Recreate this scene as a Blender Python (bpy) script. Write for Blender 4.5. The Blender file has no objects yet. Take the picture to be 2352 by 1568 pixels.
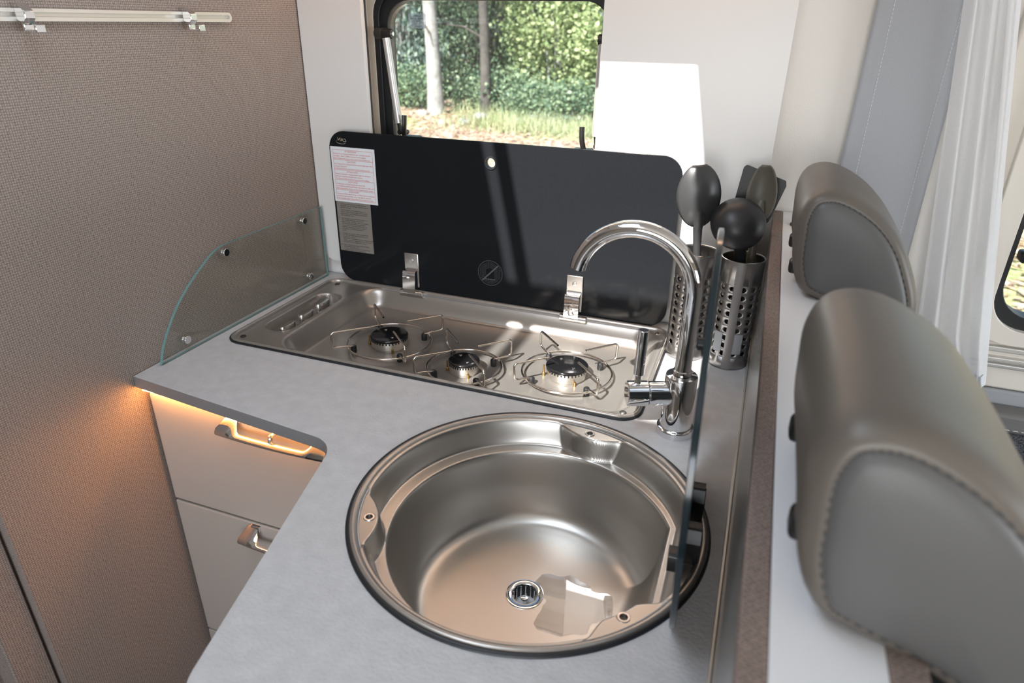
import bpy, bmesh, math, random
from math import sin, cos, pi, radians, sqrt, hypot, atan2
from mathutils import Vector, Matrix
from mathutils.geometry import tessellate_polygon
random.seed(7)
S = bpy.context.scene
COL = S.collection
# Units: metres. x runs along the hob, y towards the window wall, z up; z = 0 is the worktop surface.
FLOOR, CEIL, GROUND = -0.90, 1.08, -1.45

# ---------------------------------------------------------------- camera
cd = bpy.data.cameras.new('camera'); cam = bpy.data.objects.new('camera', cd); COL.objects.link(cam)
S.camera = cam
cd.sensor_width = 36.0; cd.lens = 36.0 * 1542.83 / 2352; cd.clip_start = 0.02; cd.clip_end = 200
def cam_matrix(yaw, pitch, roll, loc):
    cy, sy, cp, sp = cos(yaw), sin(yaw), cos(pitch), sin(pitch)
    f = Vector((-sy * cp, cy * cp, -sp)); r = Vector((cy, sy, 0)); u = r.cross(f)
    r2 = cos(roll) * r + sin(roll) * u; u2 = -sin(roll) * r + cos(roll) * u
    m = Matrix.Identity(4)
    for i in range(3):
        m[i][0], m[i][1], m[i][2], m[i][3] = r2[i], u2[i], -f[i], loc[i]
    return m
cam.matrix_world = cam_matrix(radians(20.0703), radians(25.4959), radians(0.8919), (0.8999, -1.2147, 0.5250))
cd.dof.use_dof = True; cd.dof.focus_distance = 1.12; cd.dof.aperture_fstop = 5.6

# ---------------------------------------------------------------- world, sun, daylight
w = bpy.data.worlds.new('world'); S.world = w; w.use_nodes = True
nt = w.node_tree; nt.nodes.clear()
sky = nt.nodes.new('ShaderNodeTexSky'); sky.sky_type = 'NISHITA'; sky.sun_disc = False
sky.sun_elevation = radians(44); sky.sun_rotation = radians(190); sky.altitude = 200
bg = nt.nodes.new('ShaderNodeBackground'); bg.inputs[1].default_value = 0.26
wo = nt.nodes.new('ShaderNodeOutputWorld')
nt.links.new(sky.outputs[0], bg.inputs[0]); nt.links.new(bg.outputs[0], wo.inputs[0])

SUN = Vector((0.2, 1.0, -1.0)).normalized()
def sun_lamp():
    l = bpy.data.lights.new('sun_offscreen', 'SUN'); l.energy = 14.0; l.angle = radians(0.6); l.color = (1, 0.96, 0.9)
    o = bpy.data.objects.new('sun_offscreen', l); COL.objects.link(o)
    o.rotation_euler = SUN.to_track_quat('-Z', 'Y').to_euler(); o.location = (0, -4, 5)
sun_lamp()
def area(name, loc, direction, sx, sy, power, color, spread=180):
    l = bpy.data.lights.new(name, 'AREA'); l.shape = 'RECTANGLE'; l.size = sx; l.size_y = sy
    l.energy = power; l.color = color; l.spread = radians(spread)
    o = bpy.data.objects.new(name, l); COL.objects.link(o); o.location = loc
    o.rotation_euler = Vector(direction).to_track_quat('-Z', 'Y').to_euler(); return o
# daylight at the openings of the vehicle: rooflight, windscreen, and an added, unseen rear window
area('rooflight_daylight_offscreen', (0.444, -1.03, CEIL + 0.10), (0, 0, -1), 0.40, 0.82, 6.5, (0.80, 0.90, 1.0))
area('assumed_rear_window_offscreen', (1.1, -2.405, 0.31), (0, 1, 0), 1.29, 0.61, 18, (0.93, 0.96, 1.0))  # added daylight from behind; this window is assumed, placed to brighten the right side
area('windscreen_daylight_offscreen', (3.56, -0.9, 0.275), (-1, 0, 0), 1.78, 0.74, 31, (0.88, 0.94, 1.0))
S.view_settings.view_transform = 'Standard'; S.view_settings.look = 'None'
S.view_settings.gamma = 1.0; S.view_settings.use_curve_mapping = False
S.view_settings.exposure = 0.0

# ---------------------------------------------------------------- mesh helpers
class MB:
    def __init__(s): s.v, s.f, s.m = [], [], []
    def add(s, vs, fs, mi=0):
        b = len(s.v); s.v += [tuple(p) for p in vs]
        for f in fs: s.f.append(tuple(i + b for i in f)); s.m.append(mi)
    def box(s, x0, x1, y0, y1, z0, z1, mi=0):
        s.add([(x, y, z) for z in (z0, z1) for y in (y0, y1) for x in (x0, x1)],
              [(0, 2, 3, 1), (4, 5, 7, 6), (0, 1, 5, 4), (2, 6, 7, 3), (0, 4, 6, 2), (1, 3, 7, 5)], mi)
    def loops(s, ls, close=True, cap0=False, cap1=False, mi=0):
        n = len(ls[0]); vs = [p for l in ls for p in l]; fs = []
        for k in range(len(ls) - 1):
            for i in range(n if close else n - 1):
                j = (i + 1) % n
                fs.append((k * n + i, k * n + j, (k + 1) * n + j, (k + 1) * n + i))
        if cap0: fs.append(tuple(range(n - 1, -1, -1)))
        if cap1: fs.append(tuple((len(ls) - 1) * n + i for i in range(n)))
        s.add(vs, fs, mi)
    def tube(s, pts, r, n=10, cap=True, mi=0, closed=False, rad=None, flat=1.0):
        P = [Vector(p) for p in pts]; N = len(P); ls = []; ref = None
        for i in range(N):
            if closed: t = P[(i + 1) % N] - P[i - 1]
            else: t = P[min(i + 1, N - 1)] - P[max(i - 1, 0)]
            t.normalize()
            if ref is None:
                ref = Vector((0, 0, 1)) if abs(t.z) < 0.9 else Vector((1, 0, 0))
            a = (ref - t * ref.dot(t)).normalized(); b = t.cross(a); ref = a
            rr = rad[i] if rad else r
            ls.append([P[i] + a * (cos(2 * pi * k / n) * rr * flat) + b * (sin(2 * pi * k / n) * rr) for k in range(n)])
        if closed: ls.append(ls[0]); s.loops(ls, mi=mi)
        else: s.loops(ls, cap0=cap, cap1=cap, mi=mi)
    def lathe(s, prof, c=(0, 0, 0), n=32, mi=0, cap0=True, cap1=True, sy=1.0):
        ls = [[(c[0] + r * cos(2 * pi * k / n), c[1] + sy * r * sin(2 * pi * k / n), c[2] + z) for k in range(n)] for r, z in prof]
        s.loops(ls, cap0=cap0, cap1=cap1, mi=mi)
    def prism(s, outer, holes, fn, w0, w1, mi=0, mside=None):
        polys = [outer] + list(holes); flat = [p for q in polys for p in q]
        tri = tessellate_polygon([[Vector((p[0], p[1], 0)) for p in q] for q in polys])
        n = len(flat)
        s.add([fn(p[0], p[1], w1) for p in flat], tri, mi)
        s.add([fn(p[0], p[1], w0) for p in flat], [t[::-1] for t in tri], mi)
        for q in polys:
            m = len(q)
            s.add([fn(p[0], p[1], w0) for p in q] + [fn(p[0], p[1], w1) for p in q],
                  [(i, (i + 1) % m, m + (i + 1) % m, m + i) for i in range(m)], mi if mside is None else mside)
    def build(s, name, mat, parent=None, smooth=35, bevel=0, seg=2, merge=True, recalc=True, **props):
        me = bpy.data.meshes.new(name); bm = bmesh.new()
        vs = [bm.verts.new(p) for p in s.v]
        for f, mi in zip(s.f, s.m):
            try:
                fc = bm.faces.new([vs[i] for i in f]); fc.material_index = mi
            except ValueError: pass
        if merge: bmesh.ops.remove_doubles(bm, verts=bm.verts, dist=1e-6)
        if recalc: bmesh.ops.recalc_face_normals(bm, faces=bm.faces)
        bm.to_mesh(me); bm.free()
        for m in (mat if isinstance(mat, (list, tuple)) else [mat]): me.materials.append(m)
        if smooth:
            me.polygons.foreach_set('use_smooth', [True] * len(me.polygons))
            me.set_sharp_from_angle(angle=radians(smooth))
        o = bpy.data.objects.new(name, me); COL.objects.link(o)
        if parent: o.parent = parent
        if bevel:
            b = o.modifiers.new('bevel', 'BEVEL'); b.width = bevel; b.segments = seg; b.limit_method = 'ANGLE'; b.angle_limit = radians(40)
        for k, v in props.items(): o[k] = v
        return o
def XY(u, v, w): return (u, v, w)
def XZ(u, v, w): return (u, w, v)
def YZ(u, v, w): return (w, u, v)
def rrect(x0, x1, y0, y1, r, n=6):
    if not isinstance(r, (list, tuple)): r = [r] * 4
    out = []
    for (cx, cy, a, rr) in ((x1 - r[0], y1 - r[0], 0, r[0]), (x0 + r[1], y1 - r[1], 90, r[1]), (x0 + r[2], y0 + r[2], 180, r[2]), (x1 - r[3], y0 + r[3], 270, r[3])):
        for k in range(n + 1):
            t = radians(a + 90 * k / n); out.append((cx + rr * cos(t), cy + rr * sin(t)))
    return out
def circle(cx, cy, r, n=24): return [(cx + r * cos(2 * pi * k / n), cy + r * sin(2 * pi * k / n)) for k in range(n)]
def fillet(pts, rad, n=8):
    """round the corners of a closed polygon; rad is one radius per corner"""
    out = []; N = len(pts)
    for i in range(N):
        p, a, b = Vector(pts[i]), Vector(pts[i - 1]), Vector(pts[(i + 1) % N]); r = rad[i]
        if r <= 0: out.append(tuple(p)); continue
        da, db = (a - p).normalized(), (b - p).normalized()
        th = da.angle(db); d = min(r / math.tan(th / 2), (a - p).length * 0.49, (b - p).length * 0.49); r = d * math.tan(th / 2)
        c = p + (da + db).normalized() * (r / sin(th / 2))
        s0, s1 = p + da * d - c, p + db * d - c
        a0, a1 = atan2(s0.y, s0.x), atan2(s1.y, s1.x)
        dd = (a1 - a0 + pi) % (2 * pi) - pi
        for k in range(n + 1): t = a0 + dd * k / n; out.append((c.x + r * cos(t), c.y + r * sin(t)))
    return out
def sstep(a, b, x):
    if a == b: return 1.0 if x >= a else 0.0
    t = min(1, max(0, (x - a) / (b - a))); return t * t * (3 - 2 * t)
def arc_path(pts, r, n=5):
    """3-D polyline with rounded inner corners"""
    P = [Vector(p) for p in pts]; out = [P[0]]
    for i in range(1, len(P) - 1):
        a, b = (P[i - 1] - P[i]), (P[i + 1] - P[i]); d = min(r, a.length * 0.45, b.length * 0.45)
        p0, p1 = P[i] + a.normalized() * d, P[i] + b.normalized() * d
        for k in range(n + 1):
            t = k / n; out.append(p0 * (1 - t) ** 2 + P[i] * 2 * t * (1 - t) + p1 * t * t)
    out.append(P[-1]); return out
def thing(name, label, cat, loc=(0, 0, 0), group=None, kind=None):
    o = bpy.data.objects.new(name, None); COL.objects.link(o); o.location = loc; o.empty_display_size = 0.05
    if label: o['label'] = label
    if cat: o['category'] = cat
    if group: o['group'] = group
    if kind: o['kind'] = kind
    return o
def dup(root, loc=None, rot=None, label=None, scale=None):
    r = root.copy(); COL.objects.link(r)
    if loc: r.location = loc
    if rot is not None: r.rotation_euler = (0, 0, rot)
    if scale: r.scale = scale
    if label: r['label'] = label
    for ch in list(root.children):
        c = ch.copy(); COL.objects.link(c); c.parent = r
        for g in list(ch.children):
            d = g.copy(); COL.objects.link(d); d.parent = c
    return r
def text_mesh(mb, txt, size, place, mi=0, align='LEFT', width=None):
    """glyph outlines of a line of print; place(u, v) maps the print plane into space"""
    cu = bpy.data.curves.new('print', 'FONT'); cu.body = txt; cu.size = size; cu.align_x = align; cu.resolution_u = 2
    o = bpy.data.objects.new('print', cu); COL.objects.link(o)
    dg = bpy.context.evaluated_depsgraph_get(); ev = o.evaluated_get(dg); me = ev.to_mesh()
    vs = [v.co.copy() for v in me.vertices]; fs = [tuple(p.vertices) for p in me.polygons]
    ev.to_mesh_clear(); bpy.data.objects.remove(o); bpy.data.curves.remove(cu)
    if not vs: return
    k = 1.0
    if width:
        ext = max(v.x for v in vs) - min(v.x for v in vs)
        k = width / ext if ext > 1e-9 else 1.0
    mb.add([place(v.x * k, v.y) for v in vs], fs, mi)

# ---------------------------------------------------------------- materials
def mat(name, color, rough=0.5, metal=0.0, spec=0.5, noise=None, bump=None, coat=0.0, aniso=0.0, emit=None, trans=0, ior=None, sheen=0):
    """noise = (scale, amount, second colour); bump = (scale, strength, distance)"""
    m = bpy.data.materials.new(name); m.use_nodes = True; t = m.node_tree; b = t.nodes['Principled BSDF']
    b.inputs['Base Color'].default_value = (*color, 1); b.inputs['Roughness'].default_value = rough
    b.inputs['Metallic'].default_value = metal; b.inputs['Specular IOR Level'].default_value = spec
    b.inputs['Coat Weight'].default_value = coat; b.inputs['Anisotropic'].default_value = aniso
    b.inputs['Sheen Weight'].default_value = sheen
    if trans: b.inputs['Transmission Weight'].default_value = trans
    if ior: b.inputs['IOR'].default_value = ior
    tc = t.nodes.new('ShaderNodeTexCoord')
    if noise:
        n = t.nodes.new('ShaderNodeTexNoise'); n.inputs['Scale'].default_value = noise[0]; n.inputs['Detail'].default_value = 6
        t.links.new(tc.outputs['Object'], n.inputs['Vector'])
        r = t.nodes.new('ShaderNodeValToRGB'); r.color_ramp.elements[0].position = 0.5 - noise[1] / 2; r.color_ramp.elements[1].position = 0.5 + noise[1] / 2
        r.color_ramp.elements[0].color = (*noise[2], 1); r.color_ramp.elements[1].color = (*color, 1)
        t.links.new(n.outputs['Fac'], r.inputs[0]); t.links.new(r.outputs[0], b.inputs['Base Color'])
    if bump:
        n2 = t.nodes.new('ShaderNodeTexNoise'); n2.inputs['Scale'].default_value = bump[0]; n2.inputs['Detail'].default_value = 3
        t.links.new(tc.outputs['Object'], n2.inputs['Vector'])
        bp = t.nodes.new('ShaderNodeBump'); bp.inputs['Strength'].default_value = bump[1]; bp.inputs['Distance'].default_value = bump[2]
        t.links.new(n2.outputs['Fac'], bp.inputs['Height']); t.links.new(bp.outputs[0], b.inputs['Normal'])
    if emit:
        b.inputs['Emission Color'].default_value = (*emit[0], 1); b.inputs['Emission Strength'].default_value = emit[1]
    return m
def woven(name, c0, c1, scale, rough=0.8, axes=('Y', 'Z'), bump=0.3):
    """two crossing thread directions with slubs"""
    m = bpy.data.materials.new(name); m.use_nodes = True; t = m.node_tree; b = t.nodes['Principled BSDF']
    b.inputs['Roughness'].default_value = rough; b.inputs['Specular IOR Level'].default_value = 0.25
    tc = t.nodes.new('ShaderNodeTexCoord'); outs = []
    for a in axes:
        wv = t.nodes.new('ShaderNodeTexWave'); wv.bands_direction = a; wv.inputs['Scale'].default_value = scale
        wv.inputs['Distortion'].default_value = 0.6; wv.inputs['Detail'].default_value = 2; wv.inputs['Detail Scale'].default_value = 0.4
        t.links.new(tc.outputs['Object'], wv.inputs['Vector']); outs.append(wv.outputs['Fac'])
    mul = t.nodes.new('ShaderNodeMath'); mul.operation = 'MULTIPLY'
    t.links.new(outs[0], mul.inputs[0]); t.links.new(outs[1], mul.inputs[1])
    nz = t.nodes.new('ShaderNodeTexNoise'); nz.inputs['Scale'].default_value = scale * 6; nz.inputs['Detail'].default_value = 2
    mp = t.nodes.new('ShaderNodeMapping'); mp.inputs['Scale'].default_value = (1, 0.45, 1.3)
    t.links.new(tc.outputs['Object'], mp.inputs['Vector']); t.links.new(mp.outputs[0], nz.inputs['Vector'])
    ad = t.nodes.new('ShaderNodeMath'); ad.operation = 'MULTIPLY_ADD'; ad.inputs[1].default_value = 0.6
    t.links.new(mul.outputs[0], ad.inputs[0]); t.links.new(nz.outputs['Fac'], ad.inputs[2])
    r = t.nodes.new('ShaderNodeValToRGB'); r.color_ramp.elements[0].position = 0.35; r.color_ramp.elements[1].position = 1.0
    r.color_ramp.elements[0].color = (*c0, 1); r.color_ramp.elements[1].color = (*c1, 1)
    t.links.new(ad.outputs[0], r.inputs[0]); t.links.new(r.outputs[0], b.inputs['Base Color'])
    bp = t.nodes.new('ShaderNodeBump'); bp.inputs['Strength'].default_value = bump; bp.inputs['Distance'].default_value = 0.0006
    t.links.new(ad.outputs[0], bp.inputs['Height']); t.links.new(bp.outputs[0], b.inputs['Normal'])
    return m
def thin_glass(name, tint=(1, 1, 1), ior=1.5, rough=0.0, dirt=0.0):
    m = bpy.data.materials.new(name); m.use_nodes = True; t = m.node_tree; t.nodes.clear()
    o = t.nodes.new('ShaderNodeOutputMaterial'); tr = t.nodes.new('ShaderNodeBsdfTransparent'); tr.inputs[0].default_value = (*tint, 1)
    gl = t.nodes.new('ShaderNodeBsdfGlossy'); gl.inputs['Roughness'].default_value = rough
    lwt = t.nodes.new('ShaderNodeLayerWeight'); pw = t.nodes.new('ShaderNodeMath'); pw.operation = 'POWER'; pw.inputs[1].default_value = 5.0
    t.links.new(lwt.outputs['Facing'], pw.inputs[0])
    f0 = ((ior - 1) / (ior + 1)) ** 2; fr = t.nodes.new('ShaderNodeMath'); fr.operation = 'MULTIPLY_ADD'; fr.inputs[1].default_value = 1 - f0; fr.inputs[2].default_value = f0
    t.links.new(pw.outputs[0], fr.inputs[0]); mx = t.nodes.new('ShaderNodeMixShader')
    t.links.new(fr.outputs[0], mx.inputs[0]); t.links.new(tr.outputs[0], mx.inputs[1]); t.links.new(gl.outputs[0], mx.inputs[2])
    last = mx
    if dirt:
        df = t.nodes.new('ShaderNodeBsdfDiffuse'); df.inputs[0].default_value = (0.8, 0.8, 0.78, 1)
        nz = t.nodes.new('ShaderNodeTexNoise'); nz.inputs['Scale'].default_value = 60; nz.inputs['Detail'].default_value = 8
        tc = t.nodes.new('ShaderNodeTexCoord'); t.links.new(tc.outputs['Object'], nz.inputs['Vector'])
        mu = t.nodes.new('ShaderNodeMath'); mu.operation = 'MULTIPLY'; mu.inputs[1].default_value = dirt; t.links.new(nz.outputs['Fac'], mu.inputs[0])
        m2 = t.nodes.new('ShaderNodeMixShader'); t.links.new(mu.outputs[0], m2.inputs[0]); t.links.new(mx.outputs[0], m2.inputs[1]); t.links.new(df.outputs[0], m2.inputs[2]); last = m2
    t.links.new(last.outputs[0], o.inputs[0]); return m
def sheer_mat(name, color, alpha):
    m = bpy.data.materials.new(name); m.use_nodes = True; t = m.node_tree; t.nodes.clear()
    o = t.nodes.new('ShaderNodeOutputMaterial'); tr = t.nodes.new('ShaderNodeBsdfTransparent')
    df = t.nodes.new('ShaderNodeBsdfDiffuse'); df.inputs[0].default_value = (*color, 1)
    tl = t.nodes.new('ShaderNodeBsdfTranslucent'); tl.inputs[0].default_value = (*color, 1)
    a = t.nodes.new('ShaderNodeMixShader'); a.inputs[0].default_value = 0.4; t.links.new(df.outputs[0], a.inputs[1]); t.links.new(tl.outputs[0], a.inputs[2])
    wv = t.nodes.new('ShaderNodeTexNoise'); wv.inputs['Scale'].default_value = 900; tc = t.nodes.new('ShaderNodeTexCoord')
    mp = t.nodes.new('ShaderNodeMapping'); mp.inputs['Scale'].default_value = (1, 1, 0.15); t.links.new(tc.outputs['Object'], mp.inputs[0]); t.links.new(mp.outputs[0], wv.inputs['Vector'])
    mr = t.nodes.new('ShaderNodeMapRange'); mr.inputs['To Min'].default_value = alpha - 0.06; mr.inputs['To Max'].default_value = alpha + 0.06; t.links.new(wv.outputs['Fac'], mr.inputs[0])
    b = t.nodes.new('ShaderNodeMixShader'); t.links.new(mr.outputs[0], b.inputs[0]); t.links.new(tr.outputs[0], b.inputs[1]); t.links.new(a.outputs[0], b.inputs[2])
    t.links.new(b.outputs[0], o.inputs[0]); return m
def leaf_mat(name, c0, c1):
    m = bpy.data.materials.new(name); m.use_nodes = True; t = m.node_tree; t.nodes.clear()
    o = t.nodes.new('ShaderNodeOutputMaterial'); g = t.nodes.new('ShaderNodeNewGeometry')
    r = t.nodes.new('ShaderNodeValToRGB'); r.color_ramp.elements[0].color = (*c0, 1); r.color_ramp.elements[1].color = (*c1, 1)
    t.links.new(g.outputs['Random Per Island'], r.inputs[0])
    d = t.nodes.new('ShaderNodeBsdfPrincipled'); d.inputs['Roughness'].default_value = 0.45
    tl = t.nodes.new('ShaderNodeBsdfTranslucent'); mx = t.nodes.new('ShaderNodeMixShader'); mx.inputs[0].default_value = 0.25
    t.links.new(r.outputs[0], d.inputs['Base Color']); t.links.new(r.outputs[0], tl.inputs[0])
    t.links.new(d.outputs[0], mx.inputs[1]); t.links.new(tl.outputs[0], mx.inputs[2]); t.links.new(mx.outputs[0], o.inputs[0]); return m

M = {}
M['fabric_wall'] = woven('taupe_woven_wallcovering', (0.165, 0.134, 0.117), (0.44, 0.37, 0.33), 95)
M['white_panel'] = mat('white_satin_panel', (0.76, 0.745, 0.73), 0.32, spec=0.4, bump=(900, 0.04, 0.0003))
M['white_board'] = mat('white_laminate', (0.78, 0.78, 0.79), 0.25)
M['counter'] = mat('pale_grey_stone_laminate', (0.60, 0.603, 0.61), 0.5, noise=(48, 0.6, (0.50, 0.503, 0.512)), bump=(240, 0.55, 0.0012), spec=0.4)
M['counter_edge'] = mat('grey_edge_band', (0.215, 0.215, 0.225), 0.45, bump=(400, 0.1, 0.0004))
M['drawer'] = mat('warm_grey_lacquer', (0.50, 0.45, 0.405), 0.38)
M['dark_gap'] = mat('dark_plinth_board', (0.03, 0.028, 0.027), 0.7)
M['steel'] = mat('brushed_steel', (0.36, 0.33, 0.30), 0.27, 1.0, aniso=0.4, bump=(1200, 0.03, 0.0002))
def scratched(m, rough2, amount, color):
    t = m.node_tree; out = t.nodes['Material Output']; p = t.nodes['Principled BSDF']
    g = t.nodes.new('ShaderNodeBsdfGlossy'); g.inputs['Color'].default_value = (*color, 1); g.inputs['Roughness'].default_value = rough2
    mx = t.nodes.new('ShaderNodeMixShader'); mx.inputs[0].default_value = amount
    t.links.new(p.outputs[0], mx.inputs[1]); t.links.new(g.outputs[0], mx.inputs[2]); t.links.new(mx.outputs[0], out.inputs[0])
M['steel_bowl'] = mat('satin_pressed_steel', (0.56, 0.535, 0.50), 0.34, 1.0, bump=(1500, 0.03, 0.0002))
scratched(M['steel'], 0.95, 0.20, (0.80, 0.78, 0.75))
M['chrome'] = mat('polished_chrome', (0.82, 0.82, 0.83), 0.04, 1.0)
M['satin_metal'] = mat('satin_metal', (0.62, 0.61, 0.60), 0.22, 1.0)
M['wire'] = mat('polished_steel_wire', (0.72, 0.70, 0.67), 0.14, 1.0, noise=(60, 0.35, (0.60, 0.55, 0.49)))
M['black_rubber'] = mat('black_rubber', (0.012, 0.013, 0.015), 0.45)
M['black_plastic'] = mat('black_plastic', (0.018, 0.017, 0.017), 0.35)
M['black_enamel'] = mat('black_enamel', (0.008, 0.008, 0.009), 0.12)
M['lid_glass'] = mat('black_lid_glass', (0.0145, 0.0158, 0.0182), 0.10, spec=0.08, noise=(300, 0.5, (0.0115, 0.0125, 0.0145)))
M['dark_glass'] = mat('dark_tinted_glass_edge', (0.012, 0.022, 0.028), 0.12)
M['alu'] = mat('burner_aluminium', (0.74, 0.72, 0.68), 0.3, 1.0)
M['brass'] = mat('brass', (0.36, 0.24, 0.10), 0.4, 1.0)
M['beige_plastic'] = mat('cream_window_plastic', (0.76, 0.69, 0.60), 0.42)
M['cream_plastic'] = mat('pale_cream_plastic', (0.78, 0.73, 0.66), 0.42)
M['cream_wall'] = mat('cream_grained_wall_vinyl', (0.83, 0.79, 0.745), 0.5, bump=(420, 0.5, 0.001))
M['alu_light'] = mat('pale_anodised_aluminium', (0.72, 0.70, 0.66), 0.38, 0.55)
M['stay'] = mat('grey_aluminium_tube', (0.66, 0.65, 0.64), 0.35, 0.6)
M['glass'] = thin_glass('window_acrylic', (0.93, 0.96, 0.95), 1.4, 0.0, 0.05)
M['splash'] = thin_glass('clear_splash_glass', (0.965, 0.98, 0.97), 1.5, 0.0, 0.03)
M['glass_edge'] = mat('green_glass_edge', (0.16, 0.30, 0.30), 0.15)
M['paper'] = mat('white_sticker', (0.80, 0.82, 0.86), 0.4)
M['red_ink'] = mat('red_print', (0.62, 0.05, 0.04), 0.5)
M['silver_sticker'] = mat('silver_sticker', (0.31, 0.285, 0.26), 0.35, 0.3)
M['black_ink'] = mat('black_print', (0.008, 0.008, 0.008), 0.5)
M['gold'] = mat('gold_print', (0.65, 0.55, 0.42), 0.4, 0.4)
M['grey_print'] = mat('grey_screen_print', (0.10, 0.11, 0.115), 0.5)
M['leather'] = mat('taupe_leather', (0.128, 0.111, 0.093), 0.42, noise=(9, 0.8, (0.117, 0.101, 0.086)), bump=(700, 0.12, 0.0004))
M['leather_side'] = mat('grey_leather', (0.100, 0.098, 0.097), 0.48, bump=(700, 0.15, 0.0004))
M['thread'] = mat('dark_stitching', (0.05, 0.055, 0.06), 0.7)
M['curtain'] = mat('blue_grey_curtain', (0.45, 0.465, 0.495), 0.9, noise=(500, 0.6, (0.40, 0.415, 0.445)), sheen=0.3, bump=(900, 0.2, 0.0004))
M['white_thread'] = mat('white_stitching', (0.7, 0.72, 0.75), 0.7)
M['sheer'] = sheer_mat('white_sheer', (0.97, 0.975, 0.99), 0.78)
M['cushion'] = mat('dark_speckled_upholstery', (0.12, 0.125, 0.135), 0.95, noise=(420, 0.3, (0.018, 0.02, 0.024)), bump=(420, 0.6, 0.002))
M['cushion_band'] = mat('grey_band_leather', (0.17, 0.165, 0.16), 0.5)
M['black_nylon'] = mat('black_nylon', (0.022, 0.022, 0.024), 0.38)
M['olive_nylon'] = mat('olive_grey_nylon', (0.115, 0.108, 0.085), 0.42)
M['grey_nylon'] = mat('dark_grey_nylon', (0.045, 0.046, 0.048), 0.34)
M['cup'] = mat('perforated_steel', (0.36, 0.35, 0.345), 0.36, 1.0)
M['tag'] = mat('grey_paper_tag', (0.36, 0.38, 0.40), 0.5)
M['plate'] = sheer_mat('faint_rating_plate', (0.55, 0.62, 0.70), 0.30)
M['partition'] = mat('gloss_grey_laminate', (0.28, 0.275, 0.27), 0.22, coat=0.3)
M['brown_edge'] = woven('brown_woven_edging', (0.13, 0.098, 0.083), (0.34, 0.265, 0.23), 130, axes=('DIAGONAL', 'Y'))
M['ceiling'] = mat('warm_white_ceiling', (0.70, 0.66, 0.60), 0.6)
M['room_wall'] = mat('beige_room_wall', (0.50, 0.45, 0.39), 0.6)
M['floor'] = mat('dark_striped_carpet', (0.06, 0.052, 0.047), 0.9, noise=(220, 0.5, (0.03, 0.026, 0.024)))
M['led'] = mat('warm_led_strip', (1, 0.6, 0.25), 0.5, emit=((1.0, 0.40, 0.10), 60.0))
M['led_top'] = mat('warm_white_led_strip', (1, 0.8, 0.6), 0.5, emit=((1.0, 0.64, 0.42), 9.0))
M['water'] = thin_glass('water_film', (0.97, 0.97, 0.97), 2.2, 0.02)
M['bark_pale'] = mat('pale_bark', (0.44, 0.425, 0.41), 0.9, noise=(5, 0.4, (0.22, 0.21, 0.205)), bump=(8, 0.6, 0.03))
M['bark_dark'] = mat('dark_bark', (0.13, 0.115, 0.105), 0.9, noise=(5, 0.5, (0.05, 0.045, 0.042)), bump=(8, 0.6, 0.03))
M['leaf_lime'] = leaf_mat('lime_leaf', (0.18, 0.27, 0.11), (0.60, 0.66, 0.36))
M['leaf_mid'] = leaf_mat('mid_green_leaf', (0.06, 0.13, 0.085), (0.36, 0.45, 0.27))
M['leaf_blue'] = leaf_mat('blue_green_leaf', (0.05, 0.10, 0.10), (0.36, 0.45, 0.37))
M['grass'] = leaf_mat('grass_blade', (0.22, 0.30, 0.13), (0.60, 0.60, 0.36))
M['litter'] = leaf_mat('dry_leaf', (0.35, 0.20, 0.13), (0.85, 0.68, 0.52))

# ================================================================ the setting
def struct(mb, name, m, parent=None, **k):
    if parent is None: k['kind'] = 'structure'
    return mb.build(name, m, parent, **k)

mb = MB(); mb.box(-2.2, 3.6, -2.4, 0.12, FLOOR - 0.05, FLOOR); struct(mb, 'floor', M['floor'])
# ceiling with the rooflight opening
SKX0, SKX1, SKY0, SKY1 = 0.24, 0.648, -1.475, -0.56
mb = MB(); mb.prism([(-2.2, -2.4), (3.6, -2.4), (3.6, 0.12), (-2.2, 0.12)], [[(SKX0, SKY0), (SKX0, SKY1), (SKX1, SKY1), (SKX1, SKY0)]], XY, CEIL, CEIL + 0.04)
struct(mb, 'ceiling', M['ceiling'])
sk = thing('rooflight', None, None, kind='structure')
mb = MB()
ro, ri = rrect(SKX0 - 0.05, SKX1 + 0.05, SKY0 - 0.05, SKY1 + 0.05, 0.04), rrect(SKX0, SKX1, SKY0, SKY1, 0.002)
mb.prism(ro, [ri[::-1]], XY, CEIL - 0.015, CEIL); mb.build('frame', M['white_board'], sk, bevel=0.003)
mb = MB(); mb.box(0.270, 0.295, SKY0 - 0.01, SKY1 + 0.01, CEIL - 0.004, CEIL + 0.016); mb.build('slide_rail', M['white_board'], sk)
mb = MB(); mb.box(SKX0 - 0.01, SKX1 + 0.01, -1.155, -1.068, CEIL - 0.004, CEIL + 0.016); mb.build('operating_bar', M['white_board'], sk)
# room shell behind the camera
def wall_with_hole(name, x0, x1, z0, z1, hole, fn, w0, w1, m):
    b = MB(); b.prism([(x0, z0), (x1, z0), (x1, z1), (x0, z1)], [[(h[0], h[2]), (h[0], h[3]), (h[1], h[3]), (h[1], h[2])] for h in hole], fn, w0, w1)
    return struct(b, name, m)
wall_with_hole('wall_front', -2.2, 3.6, FLOOR, CEIL, [(0.45, 1.75, 0.0, 0.62)], XZ, -2.40, -2.32, M['room_wall'])  # opening is an assumed, unseen window added for the rear daylight
wall_with_hole('wall_right', -2.32, 0.12, FLOOR, CEIL, [(-1.8, -0.0, -0.1, 0.65)], YZ, 3.45, 3.55, M['room_wall'])
mb = MB(); mb.box(-1.7, -1.6, -2.32, 0.12, FLOOR, CEIL); struct(mb, 'wall_end', M['room_wall'])

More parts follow.
